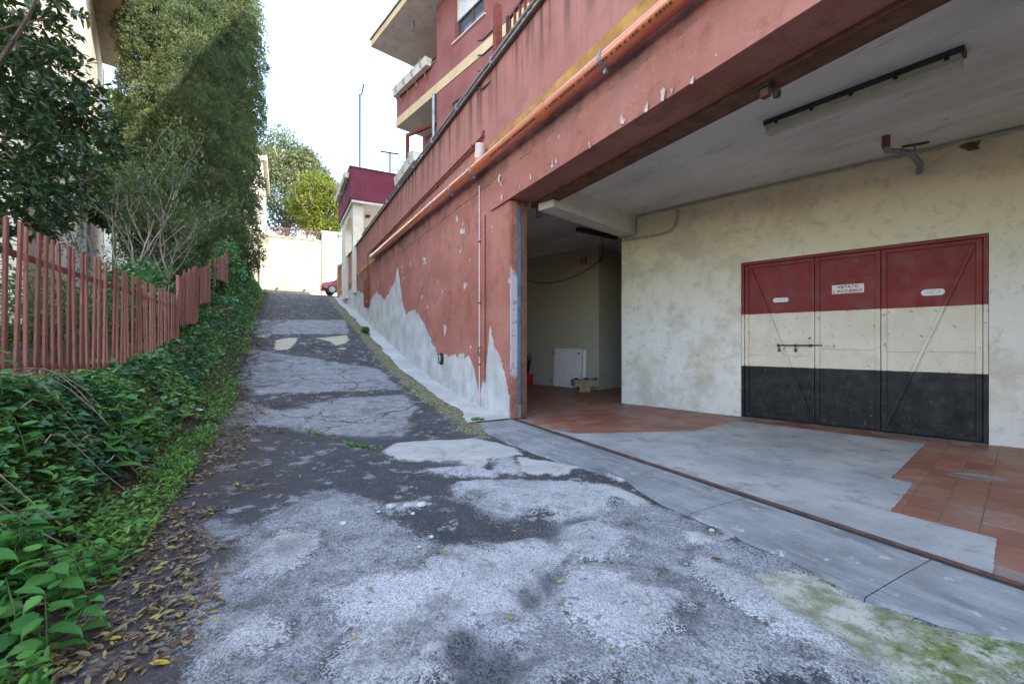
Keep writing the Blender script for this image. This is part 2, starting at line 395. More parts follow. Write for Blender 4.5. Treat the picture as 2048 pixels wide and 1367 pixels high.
def lane_mat():
    t = NT('worn_asphalt'); p = t.n('NewGeometry').outputs['Position']
    n1 = t.math('SUBTRACT', t.noise(7, 6, .65, p), .5); n2 = t.math('SUBTRACT', t.noise(45, 4, .65, p), .5); n3 = t.noise(130, 3, .6, p)
    n0 = t.noise(1.2, 5, .6, p)
    stones = t.vor(135, vec=p); sv = t.n('SeparateColor', {0: stones.outputs['Color']}).outputs[0]
    nb = t.math('SUBTRACT', t.noise(2.3, 3, .6, p), .5)
    wob = t.math('ADD', t.math('ADD', t.math('MULTIPLY', n1, .20), t.math('MULTIPLY', n2, .09)), t.math('ADD', t.math('MULTIPLY', nb, .22), t.math('MULTIPLY', t.math('SUBTRACT', sv, .5), .05)))
    def m(attr, soft, k=1.0):
        return t.step(t.math('ADD', t.attr(attr), t.math('MULTIPLY', wob, k)), -soft, soft)
    c = t.mix(t.step(n0, .3, .7), (.042, .044, .050), (.080, .082, .090))
    c = t.mix(t.math('MULTIPLY', t.step(t.noise(2.6, 5, .6, p), .45, .7), .5), c, (.085, .072, .066))
    c = t.mix(t.math('MULTIPLY', t.step(sv, .72, .95), .38), c, (.22, .225, .235))
    mid = t.mix(sv, (.135, .14, .15), (.42, .435, .455))
    mid = t.mix(t.math('MULTIPLY', t.step(t.noise(3.3, 6, .65, p), .45, .7), .5), mid, (.10, .105, .115))
    c = t.mix(m('mid', .055, 1.6), c, mid)
    pale = t.mix(sv, (.33, .338, .35), (.62, .625, .63))
    pale = t.mix(t.math('MULTIPLY', t.step(t.noise(2.1, 4, .65, p), .42, .66), .5), pale, (.24, .25, .265))
    dots = t.math('MAXIMUM', t.step(t.noise(85, 2, .5, p), .58, .63), t.math('MULTIPLY', t.step(t.noise(5, 6, .7, p), .54, .64), .55))
    pale = t.mix(t.math('MULTIPLY', dots, .62), pale, (.12, .125, .14))
    c = t.mix(m('pale', .045, 1.5), c, pale)
    rim = t.step(t.math('ABSOLUTE', t.math('ADD', t.math('ADD', t.attr('pale'), t.math('MULTIPLY', wob, 1.3)), .03)), .028, .006)
    c = t.mix(t.math('MULTIPLY', t.math('MULTIPLY', rim, t.step(nb, -.02, .06)), .75), c, (.04, .041, .045))
    q1 = t.map(p, (1, 1, 1), (4.2, 1.7, 0)); q2 = t.map(p, (1, 1, 1), (8.8, 6.1, 0))
    c = t.mix(t.math('MULTIPLY', t.step(t.noise(1.9, 4, .72, q1), .52, .63), .5), c, t.mix(sv, (.035, .034, .036), (.13, .13, .135)))
    c = t.mix(t.math('MULTIPLY', t.step(t.noise(4.6, 4, .75, q2), .555, .62), .6), c, t.mix(sv, (.26, .27, .285), (.50, .51, .52)))
    c = t.mix(t.math('MULTIPLY', t.step(t.noise(11, 4, .75, q1), .60, .66), .55), c, (.05, .046, .044))
    cem = t.mix(t.step(t.noise(3, 5, .6, p), .3, .7), (.43, .42, .40), (.56, .55, .53))
    cem = t.mix(t.math('MULTIPLY', t.step(n3, .55, .75), .3), cem, (.25, .25, .25))
    cem = t.mix(t.math('MULTIPLY', t.step(t.noise(6, 4, .75, p), .52, .64), .5), cem, (.27, .265, .26))
    c = t.mix(m('cement', .014, .9), c, cem)
    cream = t.mix(n0, (.46, .42, .33), (.55, .50, .40))
    c = t.mix(m('cream', .015, .8), c, cream)
    dk = t.mix(sv, (.022, .022, .025), (.12, .124, .135))
    c = t.mix(t.math('MULTIPLY', m('dark', .05, 1.1), .85), c, dk)
    mossn = t.noise(9, 6, .7, p)
    moss = t.mix(t.step(mossn, .35, .65), (.075, .075, .022), (.20, .185, .09))
    moss = t.mix(t.step(t.noise(22, 5, .75, p), .50, .62), moss, (.37, .36, .30))
    c = t.mix(m('moss', .04, 1.2), c, moss)
    pm = t.mix(t.step(t.noise(6, 4, .65, p), .35, .62), (.22, .23, .14), (.50, .50, .43))
    pm = t.mix(t.math('MULTIPLY', t.step(sv, .15, .02), .7), pm, (.16, .16, .13))
    c = t.mix(m('lichen', .05, 1.2), c, pm)
    gm = t.mix(t.step(t.noise(20, 5, .7, p), .35, .65), (.05, .11, .015), (.20, .24, .08))
    c = t.mix(t.math('MULTIPLY', m('green', .12, 2.0), t.step(t.noise(14, 5, .7, p), .38, .6)), c, gm)
    # hairline cracks
    vc = t.vor(.85, 'DISTANCE_TO_EDGE', t.n('VectorMath', {0: p, 1: t.n('VectorMath', {0: t.n('TexNoise', {'Vector': p, 'Scale': 2.2, 'Detail': 6.0}).outputs['Color'], 1: (.55, .55, 0)}, operation='MULTIPLY').outputs[0]}, operation='ADD').outputs[0])
    ck = t.math('MULTIPLY', t.step(vc.outputs['Distance'], t.lin(n0, .35, .6, .004, .022), .002), t.attr('cracky'))
    c = t.mix(t.math('MULTIPLY', ck, .8), c, (.022, .024, .02))
    # brown leaf dust on the verge side
    c = t.mix(t.math('MULTIPLY', t.attr('dust'), t.step(t.noise(4, 6, .7, p), .35, .62)), c, (.075, .055, .042))
    h = t.math('ADD', t.math('MULTIPLY', stones.outputs['Distance'], -.9), t.math('MULTIPLY', n3, .5))
    nrm = t.bump(h, .55, .006)
    return t.fin(c, .88, nrm, spec=.25)

def foliage(name, cols, rough=.42, trans=.22, spec=.5):
    t = NT(name); a = t.attr('tint')
    c = t.ramp(a, [(i / (len(cols) - 1), q) for i, q in enumerate(cols)])
    p = t.n('BsdfPrincipled', {'Base Color': c, 'Roughness': rough, 'Specular IOR Level': spec})
    tr = t.n('BsdfTranslucent', {'Color': t.mix(.5, c, (.25, .35, .03), 'MIX')})
    mx = t.n('MixShader', {0: trans, 1: p.outputs[0], 2: tr.outputs[0]})
    t.t.links.new(mx.outputs[0], t.out.inputs[0]); return t.m

def bark(name, a, b):
    t = NT(name); n = t.noise(14, 6, .7, t.map(t.obj(), (1, 1, .25)))
    return t.fin(t.mix(t.step(n, .3, .7), a, b), .95, t.bump(n, .7, .02), spec=.15)

def pipe_mat():
    t = NT('orange_drain_pipe'); x, y, z = t.xyz()
    c = t.mix(t.step(t.noise(2, 4), .3, .7), (.58, .11, .025), (.64, .15, .045))
    c = t.mix(t.math('MULTIPLY', t.step(t.noise(1.2, 6, .6), .5, .75), .3), c, (.60, .22, .12))
    c = t.mix(t.math('MULTIPLY', t.step(t.noise(9, 5, .7), .6, .75), .4), c, (.25, .09, .05))
    return t.fin(c, .3, None, spec=.8, **{'Coat Weight': 1.0, 'Coat Roughness': .06, 'Coat IOR': 1.55, 'IOR': 1.5})
def rust(name, a=(.16, .06, .035), b=(.30, .12, .07), sc=9):
    t = NT(name); n = t.noise(sc, 7, .7)
    c = t.mix(t.step(n, .35, .65), a, b); c = t.mix(t.step(t.noise(sc * 2.3, 5, .7), .58, .72), c, (.09, .04, .025))
    return t.fin(c, .8, t.bump(t.noise(sc * 8, 3), .3, .003), spec=.25)
def picket_mat():
    t = NT('fence_red_oxide_paint'); oi = t.n('ObjectInfo'); p = t.n('NewGeometry').outputs['Position']
    c = t.mix(oi.outputs['Random'], (.16, .062, .046), (.33, .14, .108))
    c = t.mix(t.step(t.noise(7, 6, .7, t.map(p, (1, 1, .3))), .56, .7), c, (.32, .12, .06))
    c = t.mix(t.step(t.noise(21, 5, .7, p), .62, .7), c, (.10, .035, .025))
    return t.fin(c, .68, t.bump(t.noise(60, 3, .6, p), .2, .002), spec=.3)

def apron_mat():
    t = NT('apron_concrete'); p = t.n('NewGeometry').outputs['Position']
    st = t.n('VectorRotate', {'Vector': p, 'Axis': (0, 0, 1), 'Angle': R(-118)}, rotation_type='AXIS_ANGLE').outputs[0]
    c = t.mix(t.step(t.noise(1.6, 4, .65, p), .3, .7), (.19, .20, .215), (.33, .345, .36))
    c = t.mix(t.math('MULTIPLY', t.step(t.noise(4.5, 4, .7, t.map(st, (.35, 2.4, 1))), .46, .68), .55), c, (.42, .43, .435))
    c = t.mix(t.math('MULTIPLY', t.step(t.noise(3.2, 4, .7, t.map(st, (.5, 1.6, 1), (3, 7, 0))), .52, .66), .6), c, (.13, .135, .15))
    c = t.mix(t.math('MULTIPLY', t.step(t.noise(7, 4, .72, p), .62, .66), .8), c, (.52, .52, .51))
    c = t.mix(t.math('MULTIPLY', t.step(t.noise(75, 3, .6, p), .55, .72), .35), c, (.11, .115, .125))
    return t.fin(c, .72, t.bump(t.math('ADD', t.noise(80, 3, .6, p), t.noise(9, 3, .6, p)), .3, .006), spec=.3)
def jamb_mat():
    t = NT('weathered_jamb_paint'); x, y, z = t.xyz(); n = t.noise(5, 4, .7)
    c = t.mix(t.step(n, .35, .65), (.30, .105, .065), (.40, .17, .12))
    e = t.math('ADD', z, t.math('MULTIPLY', t.math('SUBTRACT', t.noise(3, 4, .7), .5), .9))
    k = t.math('MULTIPLY', t.step(e, .55, .75), t.step(e, 2.35, 2.2))
    c = t.mix(t.math('MULTIPLY', k, t.step(t.noise(8, 4, .7), .30, .42)), c, (.50, .42, .43))
    c = t.mix(t.step(t.noise(14, 4, .7), .62, .70), c, (.13, .055, .035))
    return t.fin(c, .85, t.bump(t.noise(30, 3), .35, .004), spec=.2)
M = dict(
    facade=facade_mat(), red=plaster_red(), purple=plaster_red('purple_plaster', (.145, .030, .052), (.175, .042, .066)),
    soffit_red=plaster_red('lintel_red_paint', (.15, .05, .035), (.20, .075, .052)),
    band=simple('ochre_band_paint', (.46, .25, .07), .85, .25, 3, dirt=(.2, .1, .04)),
    cream_band=simple('cream_band_paint', (.72, .54, .31), .85, .08, 2),
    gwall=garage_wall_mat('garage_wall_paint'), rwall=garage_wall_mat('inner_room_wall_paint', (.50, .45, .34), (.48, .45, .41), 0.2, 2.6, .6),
    beam=garage_wall_mat('beam_paint', (.66, .62, .55), (.66, .62, .55), 0, 1, .35), ceil=ceiling_mat(),
    door=door_mat(), tile=tile_mat(), patch=concrete_mat('grey_screed', (.32, .325, .335), (.48, .485, .49), .8, .6), apron=apron_mat(),
    gutter=concrete_mat('pale_kerb_concrete', (.44, .44, .43), (.58, .575, .56)), lane=lane_mat(),
    pipe=pipe_mat(), white=simple('white_paint', (.78, .77, .75), .6, .06, 4), offwhite=simple('cream_render', (.70, .64, .53), .9, .1, 1.5),
    pinkwhite=simple('faded_pink_plastic', (.68, .52, .50), .5, .1, 6), soffit=simple('pale_soffit_plaster', (.70, .65, .59), .95, .08, 2, dirt=(.30, .24, .18), dirt_amt=.35),
    steel=simple('grey_galvanised_steel', (.32, .34, .36), .42, .2, 8, metal=.6), dsteel=simple('dark_iron', (.045, .042, .04), .6, .3, 12, spec=.4),
    rust=rust('rusty_brown_steel', (.11, .055, .042), (.21, .10, .075)), rustred=rust('rusty_red_iron', (.17, .045, .03), (.26, .07, .045)), picket=picket_mat(),
    jamb=jamb_mat(), brown=rust('brown_painted_timber', (.13, .055, .035), (.21, .095, .06), 5),
    pinkprimer=simple('pale_primer', (.47, .38, .40), .8, .2, 6), blue=simple('blue_grey_rubber_strip', (.09, .16, .22), .5, .25, 6),
    conduit=simple('grey_green_conduit', (.40, .42, .33), .5, .15, 8), cable=simple('black_cable', (.012, .012, .012), .5, .2, 10),
    black=simple('black_plastic', (.015, .015, .016), .4, .2, 8, spec=.5), glassy=simple('clear_plastic_diffuser', (.46, .41, .31), .3, .08, 10, spec=.5),
    grey=simple('grey_plastic', (.23, .23, .22), .6, .15, 8), wood=simple('pale_box_timber', (.36, .26, .16), .8, .25, 5), redpot=simple('red_plastic', (.45, .03, .02), .4, .1, 5),
    text=simple('red_lettering', (.33, .01, .015), .6, .05, 5), ink=simple('dark_ink', (.05, .05, .05), .6, .05, 5), teal=simple('teal_plastic', (.05, .42, .40), .25, .15, 9, spec=.6),
    flake=simple('peeling_pale_flake', (.55, .41, .35), .9, .15, 9), soil=simple('brown_soil', (.055, .042, .03), .95, .4, 5, bump=.8),
    stone=simple('white_rubble', (.56, .55, .52), .9, .12, 14, bump=.6), endwall=None, terra=simple('clay_roof_tile', (.38, .14, .08), .85, .25, 6),
    bark=bark('grey_bark', (.10, .085, .07), (.21, .18, .15)), barkd=bark('brown_bark', (.05, .038, .03), (.12, .09, .07)),
    twig=bark('pale_twig', (.24, .20, .17), (.42, .36, .31)),
    laurel=foliage('laurel_leaf', [(.010, .028, .016), (.018, .05, .024), (.028, .072, .03), (.045, .10, .034), (.18, .20, .04)], .32, .12, .6),
    cypress=foliage('cypress_spray', [(.05, .075, .04), (.075, .11, .055), (.11, .145, .07), (.16, .185, .09), (.22, .16, .08)], .7, .3, .2),
    oak=foliage('evergreen_leaf', [(.06, .085, .04), (.10, .125, .06), (.15, .165, .085), (.20, .20, .11)], .55, .15, .3),
    yellowtree=foliage('yellow_green_leaf', [(.06, .085, .018), (.12, .15, .025), (.20, .21, .03), (.30, .27, .04)], .5, .3, .35),
    ivy=foliage('ivy_leaf', [(.03, .11, .062), (.06, .19, .08), (.10, .27, .085), (.19, .38, .09), (.36, .50, .14)], .36, .18, .5),
    nettle=foliage('nettle_leaf', [(.035, .16, .03), (.055, .22, .04), (.08, .28, .05), (.12, .34, .065)], .5, .28, .35),
    weed=foliage('weed_leaf', [(.05, .17, .035), (.10, .27, .045), (.20, .38, .06)], .5, .28, .35),
    shrub=foliage('shrub_leaf', [(.04, .085, .045), (.065, .125, .055), (.10, .16, .065), (.18, .19, .04)], .5, .25, .35),
    litter=foliage('fallen_leaf_litter', [(.08, .052, .036), (.14, .09, .06), (.20, .14, .10), (.26, .22, .12), (.36, .31, .10), (.46, .34, .04)], .8, .05, .2),
)
def endwall_mat():
    t = NT('cream_retaining_wall'); n = t.noise(.9, 5)
    c = t.mix(t.step(n, .3, .7), (.34, .29, .205), (.42, .365, .27))
    c = t.mix(t.math('MULTIPLY', t.step(t.noise(1.1, 7, .7, t.map(t.obj(), (.5, .5, 3.0))), .52, .68), .6), c, (.20, .15, .10))
    return t.fin(c, .95, t.bump(t.noise(12, 5), .4, .02), spec=.1)
M['endwall'] = endwall_mat()

def tr(mb, a, b):
    """mesh builder from the coordinates of frame a to those of frame b"""
    o = MB(); o.f = list(mb.f)
    for x, y, z in mb.v:
        X, Y = a.wor(x, y); p, q = b.loc(X, Y); o.v.append((p, q, z))
    return o

# ================================================================== SETTING: ground, lane, verge
def sstep(t): t = np.clip(t, 0, 1); return t * t * (3 - 2 * t)
def bank_h(s, w):
    n = fbm(s * .9, w * .9, 5) * .25
    return fz(s) + .80 * sstep((w - 4.12 - n * .6) / .62) + n * .35 * sstep((w - 4.0) / .4)

# --- the wide sheet of terrain under everything
sg = np.concatenate([[-400, -150, -60, -25], np.arange(-12, 36, 1.0), [45, 70, 120, 250, 500]])
wg = np.array([-500, -150, -50, -20, -8, -1.0, -.6, -.5, 0, 2, 4, 4.6, 5.2, 6, 8, 12, 20, 40, 90, 200, 500.])
SG, WG = np.meshgrid(sg, wg, indexing='ij')
hz = np.where(WG > 4.5, fz(SG) + .78 * np.clip((WG - 4.5) / .7, 0, 1) - .05, fz(SG) - .08)
hz = np.where((WG < -.4) & (SG < 22.5), -.4, hz)
V = np.stack([SG.ravel(), WG.ravel(), hz.ravel()], 1); nw = len(wg)
ii, jj = np.meshgrid(np.arange(len(sg) - 1), np.arange(nw - 1), indexing='ij'); a = (ii * nw + jj).ravel()
o = bpy.data.objects.new('ground', np_mesh('ground', V, np.stack([a, a + nw, a + nw + 1, a + 1], 1))); C.objects.link(o)
o.matrix_world = L.M; o.data.materials.append(M['soil']); props(o, kind='structure')

# --- the lane: worn asphalt, its patches read off as outlines on the road surface
def gpoly(pts): return [ground(u, v) for u, v in pts]
def z3(pts): return gpoly([(400 + x / 2.56, 880 + y / 2.56) for x, y in pts])
def z4(pts): return gpoly([(1000 + x / 1.954, 780 + y / 1.954) for x, y in pts])
def z2(pts): return gpoly([(380 + x / 3.303, 600 + y / 3.303) for x, y in pts])
PATCH = {
 'cement': [gpoly([(767, 900), (789, 881), (830, 877), (890, 876), (949, 873), (985, 881), (1030, 893), (1040, 905), (978, 918), (972, 940), (925, 924), (870, 920), (822, 917), (790, 911)]),
            z3([(1610, 75), (1850, 120), (1985, 145), (1800, 178), (1655, 162)]),
            z4([(60, 190), (200, 175), (300, 215), (420, 275), (540, 340), (470, 350), (330, 290), (180, 235)]),
            z4([(380, 370), (470, 380), (590, 438), (545, 460), (430, 425)]), z4([(715, 560), (780, 565), (835, 600), (800, 612), (740, 590)]),
            z4([(840, 535), (880, 545), (918, 572), (885, 582)])],
 'cream': [gpoly([(547, 692), (552, 680), (575, 676), (598, 675), (588, 688), (575, 699), (552, 701)]), gpoly([(513, 670), (541, 669), (538, 675), (520, 677)]),
           gpoly([(622, 674), (645, 675), (694, 670), (697, 680), (690, 686), (672, 691), (660, 682)]), gpoly([(668, 697), (695, 695), (690, 699)])],
 'pale': [z3([(1275, 250), (1320, 205), (1500, 195), (1700, 200), (1900, 210), (2080, 225), (2180, 270), (2120, 360), (2048, 378), (1900, 405), (1815, 408), (1810, 370), (1740, 350), (1650, 365), (1610, 400), (1540, 400), (1440, 360), (1390, 310), (1300, 270)]),
          z3([(1170, 140), (1350, 122), (1500, 150), (1560, 178), (1330, 186), (1200, 168)]), z3([(1480, 100), (1600, 78), (1660, 140), (1640, 168), (1500, 152)]),
          z3([(670, 850), (700, 780), (900, 690), (1100, 690), (1180, 640), (1300, 560), (1440, 550), (1720, 490), (1800, 560), (1940, 600), (1980, 630), (1850, 650), (1760, 700), (1740, 780), (1700, 860), (1680, 900), (1740, 960), (1620, 1010), (1570, 1080), (1400, 990), (1290, 1010), (1240, 1110), (1260, 1300), (700, 1300), (770, 1060), (760, 940)]),
          z3([(230, 600), (420, 470), (560, 480), (600, 560), (480, 640), (350, 700), (250, 700)]), z3([(0, 900), (220, 850), (420, 900), (380, 1050), (200, 1130), (0, 1150)]),
          z4([(230, 760), (290, 700), (420, 690), (600, 700), (690, 780), (700, 850), (650, 920), (600, 970), (590, 1030), (500, 1045), (380, 1000), (270, 900)]),
          z4([(215, 520), (400, 480), (520, 560), (500, 640), (330, 660), (230, 600)]),
          z4([(780, 640), (960, 700), (1060, 790), (1160, 850), (1300, 960), (1440, 1060), (1590, 1160), (1300, 1160), (1150, 1000), (950, 850), (760, 720)]),
          z3([(930, 335), (960, 328), (1160, 310), (1165, 345), (1020, 368), (940, 362)])],
 'mid': [z3([(160, 560), (300, 430), (480, 300), (600, 250), (700, 250), (880, 300), (930, 330), (920, 400), (1100, 480), (1250, 560), (1440, 520), (1900, 430), (2200, 400), (2200, 1300), (-120, 1300), (-60, 860), (60, 640)]),
         z4([(200, 400), (600, 450), (960, 610), (1120, 660), (1280, 760), (1600, 1000), (1900, 1160), (0, 1160), (0, 620), (200, 600)]),
         z2([(100, 760), (200, 660), (330, 665), (600, 720), (700, 700), (1000, 640), (1400, 625), (1500, 680), (1470, 780), (1400, 885), (1200, 885), (1000, 860), (800, 872), (690, 850), (640, 815), (400, 820), (250, 810)]),
         gpoly([(505, 640), (690, 640), (700, 668), (620, 668), (505, 668)]), z2([(400, 330), (900, 400), (1250, 450), (1390, 590), (1000, 600), (420, 620), (330, 540)]),
         z3([(0, 450), (60, 400), (140, 400), (150, 470), (90, 520), (0, 520)])],
 'dark': [z3([(620, 185), (900, 172), (1100, 188), (1250, 228), (1300, 290), (1450, 370), (1560, 405), (1640, 440), (1790, 430), (2060, 392), (2060, 408), (1850, 440), (1820, 520), (1740, 500), (1500, 530), (1430, 500), (1460, 450), (1390, 400), (1330, 330), (1270, 270), (1180, 230), (1000, 210), (800, 197)]),
          z3([(1270, 1060), (1340, 1005), (1400, 1010), (1450, 1060), (1560, 1090), (1680, 1150), (1760, 1150), (1700, 1200), (1600, 1230), (1560, 1290), (1300, 1290), (1330, 1200), (1290, 1150)]), z3([(1200, 105), (1330, 104), (1330, 118), (1150, 122)]),
          z2([(400, 560), (520, 560), (500, 575), (400, 575)]), z2([(600, 680), (790, 690), (780, 712), (640, 705)]), z2([(1150, 618), (1400, 605), (1390, 622), (1200, 632)]),
          z2([(240, 818), (680, 835), (1000, 868), (1400, 885), (1480, 860), (1490, 900), (1150, 930), (900, 905), (640, 880), (400, 850)]),
          z2([(1430, 765), (1500, 745), (1560, 770), (1520, 800), (1450, 790)]), z3([(1600, 790), (1680, 770), (1750, 830), (1690, 890), (1640, 860), (1670, 820)]), z3([(1750, 690), (1850, 690), (1840, 790), (1790, 830), (1740, 760)])],
 'green': [z4([(1560, 1000), (1700, 960), (1870, 945), (1960, 960), (2080, 1020), (2080, 1170), (1640, 1170)])],
}
def moss_poly():
    out = [(s, .40) for s in np.arange(.9, 23.0, .4)] + [(s, .78) for s in np.arange(22.8, .6, -.4)]
    return out + [(0.2, .95), (-.6, .95), (-.7, .75), (0.1, .55)]
PATCH['moss'] = [moss_poly()]; PATCH['lichen'] = [z4([(960, 720), (1130, 710), (1250, 740), (1400, 820), (1550, 870), (1650, 910), (1790, 945), (1870, 930), (1950, 945), (2080, 1000), (2080, 1170), (1580, 1160), (1440, 1060), (1300, 960), (1160, 850), (1060, 790)])]
sl = np.concatenate([np.arange(-9, -6.2, .15), np.arange(-6.2, 3.0, .035), np.arange(3.0, 9, .06), np.arange(9, 28.4, .15)])
wl = np.arange(-.03, 4.32, .035)
SL, WL = np.meshgrid(sl, wl, indexing='ij'); ps, pw = SL.ravel(), WL.ravel()
ATT = {}
for k, polys in PATCH.items():
    d = np.full(ps.shape, -9.0)
    for p in polys: d = np.maximum(d, sdf(ps, pw, p))
    ATT[k] = np.clip(d, -1, 1)
ATT['cracky'] = np.clip((ps + .2) / 1.2, .25, 1) * np.clip((ATT['moss'] < -.03) * 1.0, 0, 1)
ATT['dust'] = .9 * sstep((pw - 2.9 + fbm(ps * 1.3, pw * 1.3, 3) * 1.6) / 1.1)
e = lambda k, s=.03: sstep((ATT[k] + fbm(ps * 6, pw * 6, 9) * .10 + s) / (2 * s))
z = fz(ps) + fbm(ps * .9, pw * .9, 21) * .045 + fbm(ps * 5, pw * 5, 4) * .012
z += .012 * e('pale') + .016 * e('cement') + .008 * e('mid') - .016 * e('dark', .05) + .02 * e('moss', .06)
z -= .06 * np.clip(1 - np.abs(pw - 2.3) / 2.3, 0, 1) * np.exp(-((ps - .2) / 2.2) ** 2)     # the lane dips where it meets the foot of the ramp
z = np.where(pw < .75, z * sstep(pw / .75) + (fz(ps) - .012) * (1 - sstep(pw / .75)), z)
V = np.stack([ps, pw, z], 1); nw = len(wl)
ii, jj = np.meshgrid(np.arange(len(sl) - 1), np.arange(nw - 1), indexing='ij'); a = (ii * nw + jj).ravel()
lane = bpy.data.objects.new('lane', np_mesh('lane', V, np.stack([a, a + nw, a + nw + 1, a + 1], 1), ATT, True)); C.objects.link(lane)
lane.matrix_world = L.M; lane.data.materials.append(M['lane']); props(lane, kind='structure')
_lz = z.reshape(SL.shape)
def lane_z(s, w):
    i = np.clip(np.searchsorted(sl, s), 0, len(sl) - 1); j = np.clip(np.searchsorted(wl, w), 0, len(wl) - 1)
    return np.where(np.asarray(w) < 4.2, _lz[i, j], bank_h(np.asarray(s), np.asarray(w)))

# --- verge bank beside the lane
sb = np.concatenate([np.arange(-9, 6, .12), np.arange(6, 28, .3)]); wbk = np.arange(3.95, 5.75, .09)
SB, WB = np.meshgrid(sb, wbk, indexing='ij'); zb = bank_h(SB, WB) + fbm(SB * 3, WB * 3, 8) * .05 * (WB > 4.15) - .03 * (WB < 4.05)
nw = len(wbk); ii, jj = np.meshgrid(np.arange(len(sb) - 1), np.arange(nw - 1), indexing='ij'); a = (ii * nw + jj).ravel()
o = bpy.data.objects.new('verge_bank', np_mesh('verge_bank', np.stack([SB.ravel(), WB.ravel(), zb.ravel()], 1), np.stack([a, a + nw, a + nw + 1, a + 1], 1), None, True)); C.objects.link(o)
o.matrix_world = L.M; o.data.materials.append(M['soil']); props(o, kind='structure')

# --- forecourt at the head of the lane
m = MB(); n = 12
for i in range(n):
    s0, s1 = 22.95 + (28.4 - 22.95) * i / n, 22.95 + (28.4 - 22.95) * (i + 1) / n
    m.add([(s0, -9, fz(s0) - .03), (s1, -9, fz(s1) - .03), (s1, .1, fz(s1) - .03), (s0, .1, fz(s0) - .03)], [(0, 1, 2, 3)])
single('forecourt', m, M['apron'], L, kind='structure')

# --- pale concrete strip at the foot of the facade, following the slope
m = MB(); ss = np.arange(.28, 22.9, .07); vv = []
for s in ss:
    w = .40 + float(fbm(np.array(s * 1.3), np.array(.0), 31)) * .22 + float(fbm(np.array(s * 7.), np.array(.0), 33)) * .07 + .28 * math.exp(-((s - .2) / .8) ** 2)
    zz = float(fz(s)); vv += [(s, -.01, zz + .028), (s, w - .03, zz + .022), (s, w, zz - .02)]
m.add(vv, [(3 * i + k, 3 * i + 3 + k, 3 * i + 4 + k, 3 * i + 1 + k) for i in range(len(ss) - 1) for k in (0, 1)])
single('kerb_strip', m, M['gutter'], L, kind='structure', smooth=True)

# --- smooth concrete apron outside the garage threshold, with cut joints between its slabs
edge = sorted([ground(1000 + x / 1.954, 780 + y / 1.954) for x, y in [(0, 190), (110, 235), (260, 290), (480, 345), (640, 445), (800, 510), (960, 600), (1120, 650), (1280, 740), (1420, 830), (1600, 880), (1790, 945), (2048, 975)]])
es = np.array([p[0] for p in edge]); ew = np.array([p[1] for p in edge])
apron = thing('apron', L, (0, 0, 0), None, None, None, 'structure')
cuts = [-9.0, -6.4, -4.62, -3.55, -2.45, -1.35, .3]
for c0, c1 in zip(cuts[:-1], cuts[1:]):
    m = MB(); q = np.linspace(c0 + .0022, c1 - .0022, 24); top = []
    for s in q:
        w = float(np.interp(s, es, ew)) + float(fbm(np.array(s * 4.), np.array(2.), 41)) * .07
        top += [(s, -.012, .004), (s, w * .5, .006), (s, w, .001), (s, w + .02, -.05)]
    m.add(top, [(4 * i + k, 4 * i + 4 + k, 4 * i + 5 + k, 4 * i + 1 + k) for i in range(len(q) - 1) for k in range(3)])
    part('concrete_slab', m, M['apron'], apron, smooth=True)

# ================================================================== GARAGE BUILDING (facade, terrace parapet, interior shell)
S0 = L.on(1018, 700)[0]          # left end of the opening
gb = thing('garage_building', L, (0, 0, 0), 'long red plastered garage building with wide open bay along the lane', 'building')
m = MB().prism([(-12, -.4), (-8.5, -.4), (-8.5, 3.45), (S0, 3.45), (S0, -.4), (22.9, -.4), (22.9, 5.85), (-12, 5.85)], -.29, 0, 'y')
part('facade_wall', m, M['facade'], gb)
s984 = L.on(984, 424)[0]
part('lintel_facing', MB().box(-11.9, s984, .003, .035, 3.435, 3.93), M['facade'], gb, bevel=.006)
part('lintel_soffit', MB().box(-8.5, S0 + .3, -.422, -.291, 3.448, 3.668), M['facade'], gb)
part('coping', MB().box(-12, 22.95, -.46, .045, 5.853, 5.91), M['grey'], gb, bevel=.008)
part('painted_band', MB().box(-11.95, 22.88, .002, .016, 4.36, 4.58), M['band'], gb, bevel=.003)
part('ceiling', MB().prism([(-12, -.295), (10, -.295), (10, -9), (-4, -15), (-12, -15)], 3.67, 4.85), M['ceil'], gb)
xl, zt = G.on(1482, 525); xr, _ = G.on(1978, 465)
DZ = 2.50
m = MB().prism([(-9.6, -.1), (xr, -.1), (xr, DZ), (xl, DZ), (xl, -.1), (0, -.1), (0, 3.68), (-9.6, 3.68)], -.3, 0, 'y')
bw = part('back_wall', tr(m, G, L), M['gwall'], gb)
hx, hzz = G.on(1943, 290)
mh = MB().prism([(hx + .085 * (1 + .25 * math.sin(3 * a + 1) + .12 * math.sin(7 * a)) * math.cos(a), hzz + .075 * (1 + .2 * math.sin(2 * a) + .15 * math.cos(5 * a)) * math.sin(a)) for a in [i * 2 * math.pi / 18 for i in range(18)]], -.24, .05, 'y')
cut = bpy.data.objects.new('cutter', tr(mh, G, L).mesh('cutter')); C.objects.link(cut); cut.matrix_world = L.M
bpy.context.view_layer.update()
md = bw.modifiers.new('hole', 'BOOLEAN'); md.object = cut; md.operation = 'DIFFERENCE'; md.solver = 'EXACT'
dg = bpy.context.evaluated_depsgraph_get()
nm = bpy.data.meshes.new_from_object(bw.evaluated_get(dg)); bw.modifiers.clear(); bw.data = nm; nm.name = 'back_wall'
bpy.data.objects.remove(cut)
